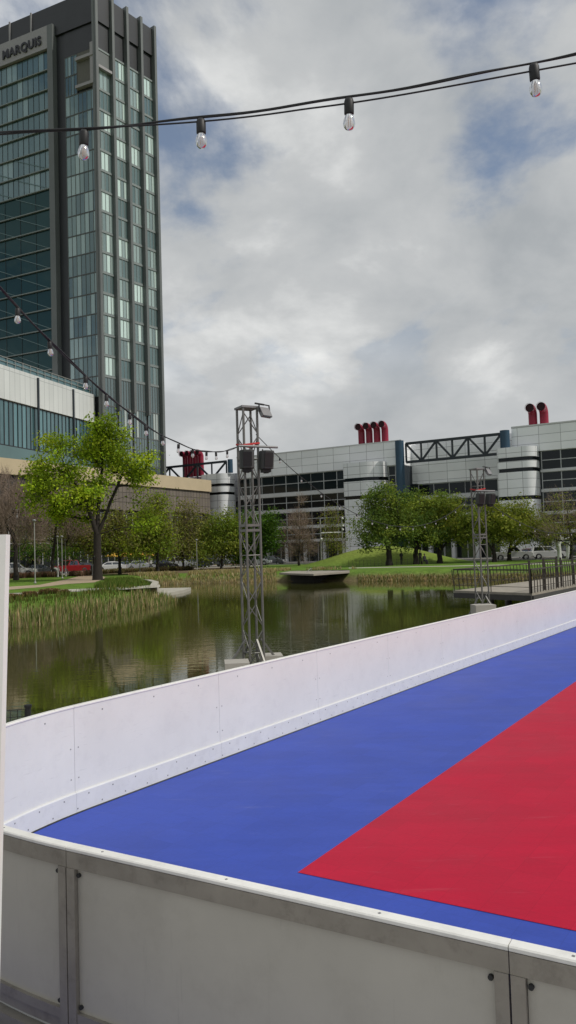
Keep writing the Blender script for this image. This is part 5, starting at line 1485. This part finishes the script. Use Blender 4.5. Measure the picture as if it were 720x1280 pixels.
def pole(x, D, ytop, label, head='disc', r=.06):
    p = ground_at(x, D, .2); p.z = gz(p.x, p.y); h = at(x, ytop, D).z - p.z
    t = thing('lamp_post', label, 'lamp post', tuple(p), 0, 'slim grey lamp posts around the lake')
    mb = MB(); mb.tube([(0, 0, 0), (0, 0, h)], [r, r * .7], 10); mb.build('pole', MT['pole'], t)
    mb = MB(); mb.lathe([(0, 0), (r * 2.2, 0), (r * 2.2, .12), (r, .2)], n=12); mb.build('base', MT['pole'], t)
    mb = MB()
    if head == 'arm':
        mb.bar((-.1, 0, h - .1), (.9, -.1, h), .07); mb.box((.9, -.1, h - .04), (.5, .22, .1))
    else: mb.lathe([(0, h), (.14, h + .02), (.18, h + .14), (.08, h + .22), (0, h + .23)], n=12)
    mb.build('lamp_head', MT['greymetal'], t)
for x, D, yt, l in ((44, 71, 652, 'lamp post standing on the lawn in front of the left bare tree'), (25, 95, 682, 'lamp post just right of the white SUV'), (65, 94, 686, 'lamp post left of the white arch'), (72.5, 90, 672, 'leftmost of three pale posts right of the white arch'), (78, 84, 672, 'middle of three pale posts right of the white arch'), (82.3, 92, 676, 'rightmost of three pale posts right of the white arch'), (115.7, 93, 676, 'lamp post just left of the lime tree trunk'),
                    (175, 93, 670, 'lamp post below the yellow parasols'), (246.5, 96, 676, 'lamp post on the tan bank left of the nearer truss')):
    pole(x, D, yt, l, r=.055)
# signal mast with arm
p = ground_at(402, 112, .2); sgn = thing('street_lamp', 'tall grey street mast with a long white arm and round lamp left of the mound', 'street lamp', tuple(p))
h = at(402, 648, 112).z - p.z
mb = MB(); mb.tube([(0, 0, 0), (0, 0, h)], [.14, .09], 10); mb.build('pole', MT['pole'], sgn)
mb = MB(); za = at(402, 666, 112).z - p.z; mb.tube([(0, 0, za), (3.0, .1, za)], .07, 8); mb.build('arm', MT['lampwhite'], sgn)
mb = MB(); mb.lathe([(0, -.2), (.14, -.15), (.2, 0), (.14, .15), (0, .2)], (0.1, -.1, at(402, 674, 112).z - p.z), 12); mb.build('lamp_globe', MT['lampwhite'], sgn)
mb = MB(); mb.box((.3, 0, h), (.7, .2, .12)); mb.build('lamp_head', MT['greymetal'], sgn)
p = ground_at(429, 112, .2); sg2 = thing('street_lamp', 'street mast with three small round lamps left of the dark oak', 'street lamp', tuple(p))
h = at(429, 646, 112).z - p.z
mb = MB(); mb.tube([(0, 0, 0), (0, 0, h)], [.11, .08], 10); mb.build('pole', MT['pole'], sg2)
for yy in (648, 657, 662):
    mb = MB(); mb.lathe([(0, -.16), (.12, -.1), (.16, 0), (.12, .1), (0, .16)], (.12, -.1, at(429, yy, 112).z - p.z), 12); mb.build('lamp_globe', MT['lampwhite'], sg2)
# white arch at the path
p = ground_at(68.5, 92, .2); ar = thing('arch', 'small white arch standing beside the tan path', 'arch', tuple(p))
mb = MB(); mb.tube([(-.36, 0, 0)] + [(-.36 * math.cos(a), 0, .62 + .42 * math.sin(a)) for a in np.linspace(0, math.pi, 9)] + [(.36, 0, -.2), (.52, 0, -.45)], .10, 10); mb.build('bow', MT['lampwhite'], ar)
mb = MB(); mb.box((-.36, 0, .03), (.3, .3, .06)); mb.build('footing', MT['concrete'], ar)
# plain white abstract sculpture at the right
p = ground_at(704, 103, .2); sc_ = thing('sculpture', 'tall white abstract sculpture of bulging uprights at the right edge', 'sculpture', tuple(p))
def blob(pts, r, nm):
    mb = MB(); mb.tube(pts, r, 12); return mb.build(nm, MT['sculpt'], sc_)
blob([(-.5, 0, 0), (-.45, 0, 1.0), (-.6, 0, 2.0), (-.35, 0, 2.7), (.1, 0, 2.95)], [.32, .26, .36, .30, .18], 'upright')
blob([(.75, .1, 0), (.7, .1, 1.2), (.85, .1, 2.1), (.6, .1, 2.75)], [.30, .22, .34, .42], 'upright')
blob([(-.3, 0, 2.2), (.2, .05, 2.45), (.7, .1, 2.4)], [.2, .26, .2], 'lintel')

# ------------------------------------------------------------------ people
def person(loc, rz, label, shirt, trousers, pose='stand', hair=True):
    t = thing('person', label, 'person', loc, rz)
    sit = pose == 'sit'
    hz = .52 if sit else .94
    J = {'pelvis': (0, 0, hz), 'waist': (0, .01, hz + .16), 'chest': (0, .02, hz + .36), 'neck': (0, 0, hz + .54), 'headb': (0, -.01, hz + .62), 'headt': (0, -.02, hz + .76)}
    for s, n in ((-1, 'l'), (1, 'r')):
        J['sh' + n] = (s * .17, .01, hz + .47); J['el' + n] = (s * .22, .02, hz + .20); J['ha' + n] = (s * .18, -.12, hz + .0)
        J['hip' + n] = (s * .09, 0, hz - .04)
        if sit: J['kn' + n] = (s * .12, -.42, hz - .03); J['an' + n] = (s * .12, -.42, .08); J['to' + n] = (s * .13, -.60, .04)
        else: J['kn' + n] = (s * .10, -.03 + .04 * s, .50); J['an' + n] = (s * .10, .02 + .07 * s, .08); J['to' + n] = (s * .12, -.14 + .07 * s, .04)
    E_ = [('pelvis', 'waist'), ('waist', 'chest'), ('chest', 'neck'), ('neck', 'headb'), ('headb', 'headt')]
    for n in 'lr': E_ += [('chest', 'sh' + n), ('sh' + n, 'el' + n), ('el' + n, 'ha' + n), ('pelvis', 'hip' + n), ('hip' + n, 'kn' + n), ('kn' + n, 'an' + n), ('an' + n, 'to' + n)]
    R_ = dict(pelvis=(.15, .11), waist=(.135, .10), chest=(.16, .11), neck=(.055, .055), headb=(.085, .095), headt=(.075, .085), sh=(.07, .07), el=(.045, .045), ha=(.04, .03), hip=(.095, .095), kn=(.06, .06), an=(.045, .045), to=(.04, .035))
    names = list(J); me = bpy.data.meshes.new('body'); me.from_pydata([J[n] for n in names], [(names.index(a), names.index(b)) for a, b in E_], [])
    o = bpy.data.objects.new('body', me); COL.objects.link(o)
    sk = o.modifiers.new('skin', 'SKIN'); o.modifiers.new('sub', 'SUBSURF').levels = 1
    sv = me.skin_vertices[0].data
    for i, n in enumerate(names):
        sv[i].radius = R_.get(n) or R_[n[:-1]]; sv[i].use_root = (n == 'pelvis')
    bpy.context.view_layer.update(); d = bpy.context.evaluated_depsgraph_get()
    m2 = bpy.data.meshes.new_from_object(o.evaluated_get(d)); bpy.data.objects.remove(o); m2.name = 'body'
    ca = m2.color_attributes.get('Col') or m2.color_attributes.new('Col', 'FLOAT_COLOR', 'POINT')
    C = []
    for v in m2.vertices:
        x, y, z = v.co
        if z > hz + .56 or (abs(x) > .13 and z < hz + .10 and z > hz - .12 and y < -.06 and not sit): c = (.25, .14, .09)
        elif z > hz + .02: c = shirt
        elif z < .09: c = (.03, .03, .03)
        else: c = trousers
        C += [c[0], c[1], c[2], 1]
    ca.data.foreach_set('color', C); m2.materials.clear(); m2.materials.append(MT['cloth'])
    for pg in m2.polygons: pg.use_smooth = True
    b = bpy.data.objects.new('body', m2); COL.objects.link(b); b.parent = t
    mb = MB(); mb.lathe([(.0, .13), (.06, .12), (.1, .06), (.105, -.01), (.09, -.05)], (0, .015, hz + .72), 14); mb.build('hair', MT['hair'], t)
    return t
for x, D, rz, lb, sh, tr, po in ((502, 101, 20, 'person in dark clothes standing between the two oaks by the post fence', (.03, .03, .035), (.02, .02, .025), 'stand'), (525.5, 99.5, -30, 'person in black standing right beside the oak trunk', (.02, .02, .022), (.02, .02, .02), 'stand'),
                                  (188.5, 112, 10, 'person in a white shirt standing between the silver and black sedans', (.6, .6, .58), (.08, .08, .1), 'stand')):
    p = ground_at(x, D, .2); person((p.x, p.y, gz(p.x, p.y)), RAD(rz), lb, sh, tr, po)
p = ground_at(531, 99.3, .2); z = gz(p.x, p.y)
person((p.x, p.y, z), RAD(25), 'person in dark clothes sitting on a bench right of the standing person', (.03, .03, .03), (.02, .02, .03), 'sit')
bn = thing('bench', 'small dark backless bench under the sitting person by the oak', 'bench', (p.x, p.y, z), RAD(25))
mb = MB(); mb.box((0, .06, .38), (1.0, .4, .05)); mb.build('seat', MT['rail'], bn)
for s in (-1, 1): mb = MB(); mb.box((s * .42, .06, .18), (.06, .36, .36)); mb.build('leg', MT['rail'], bn)
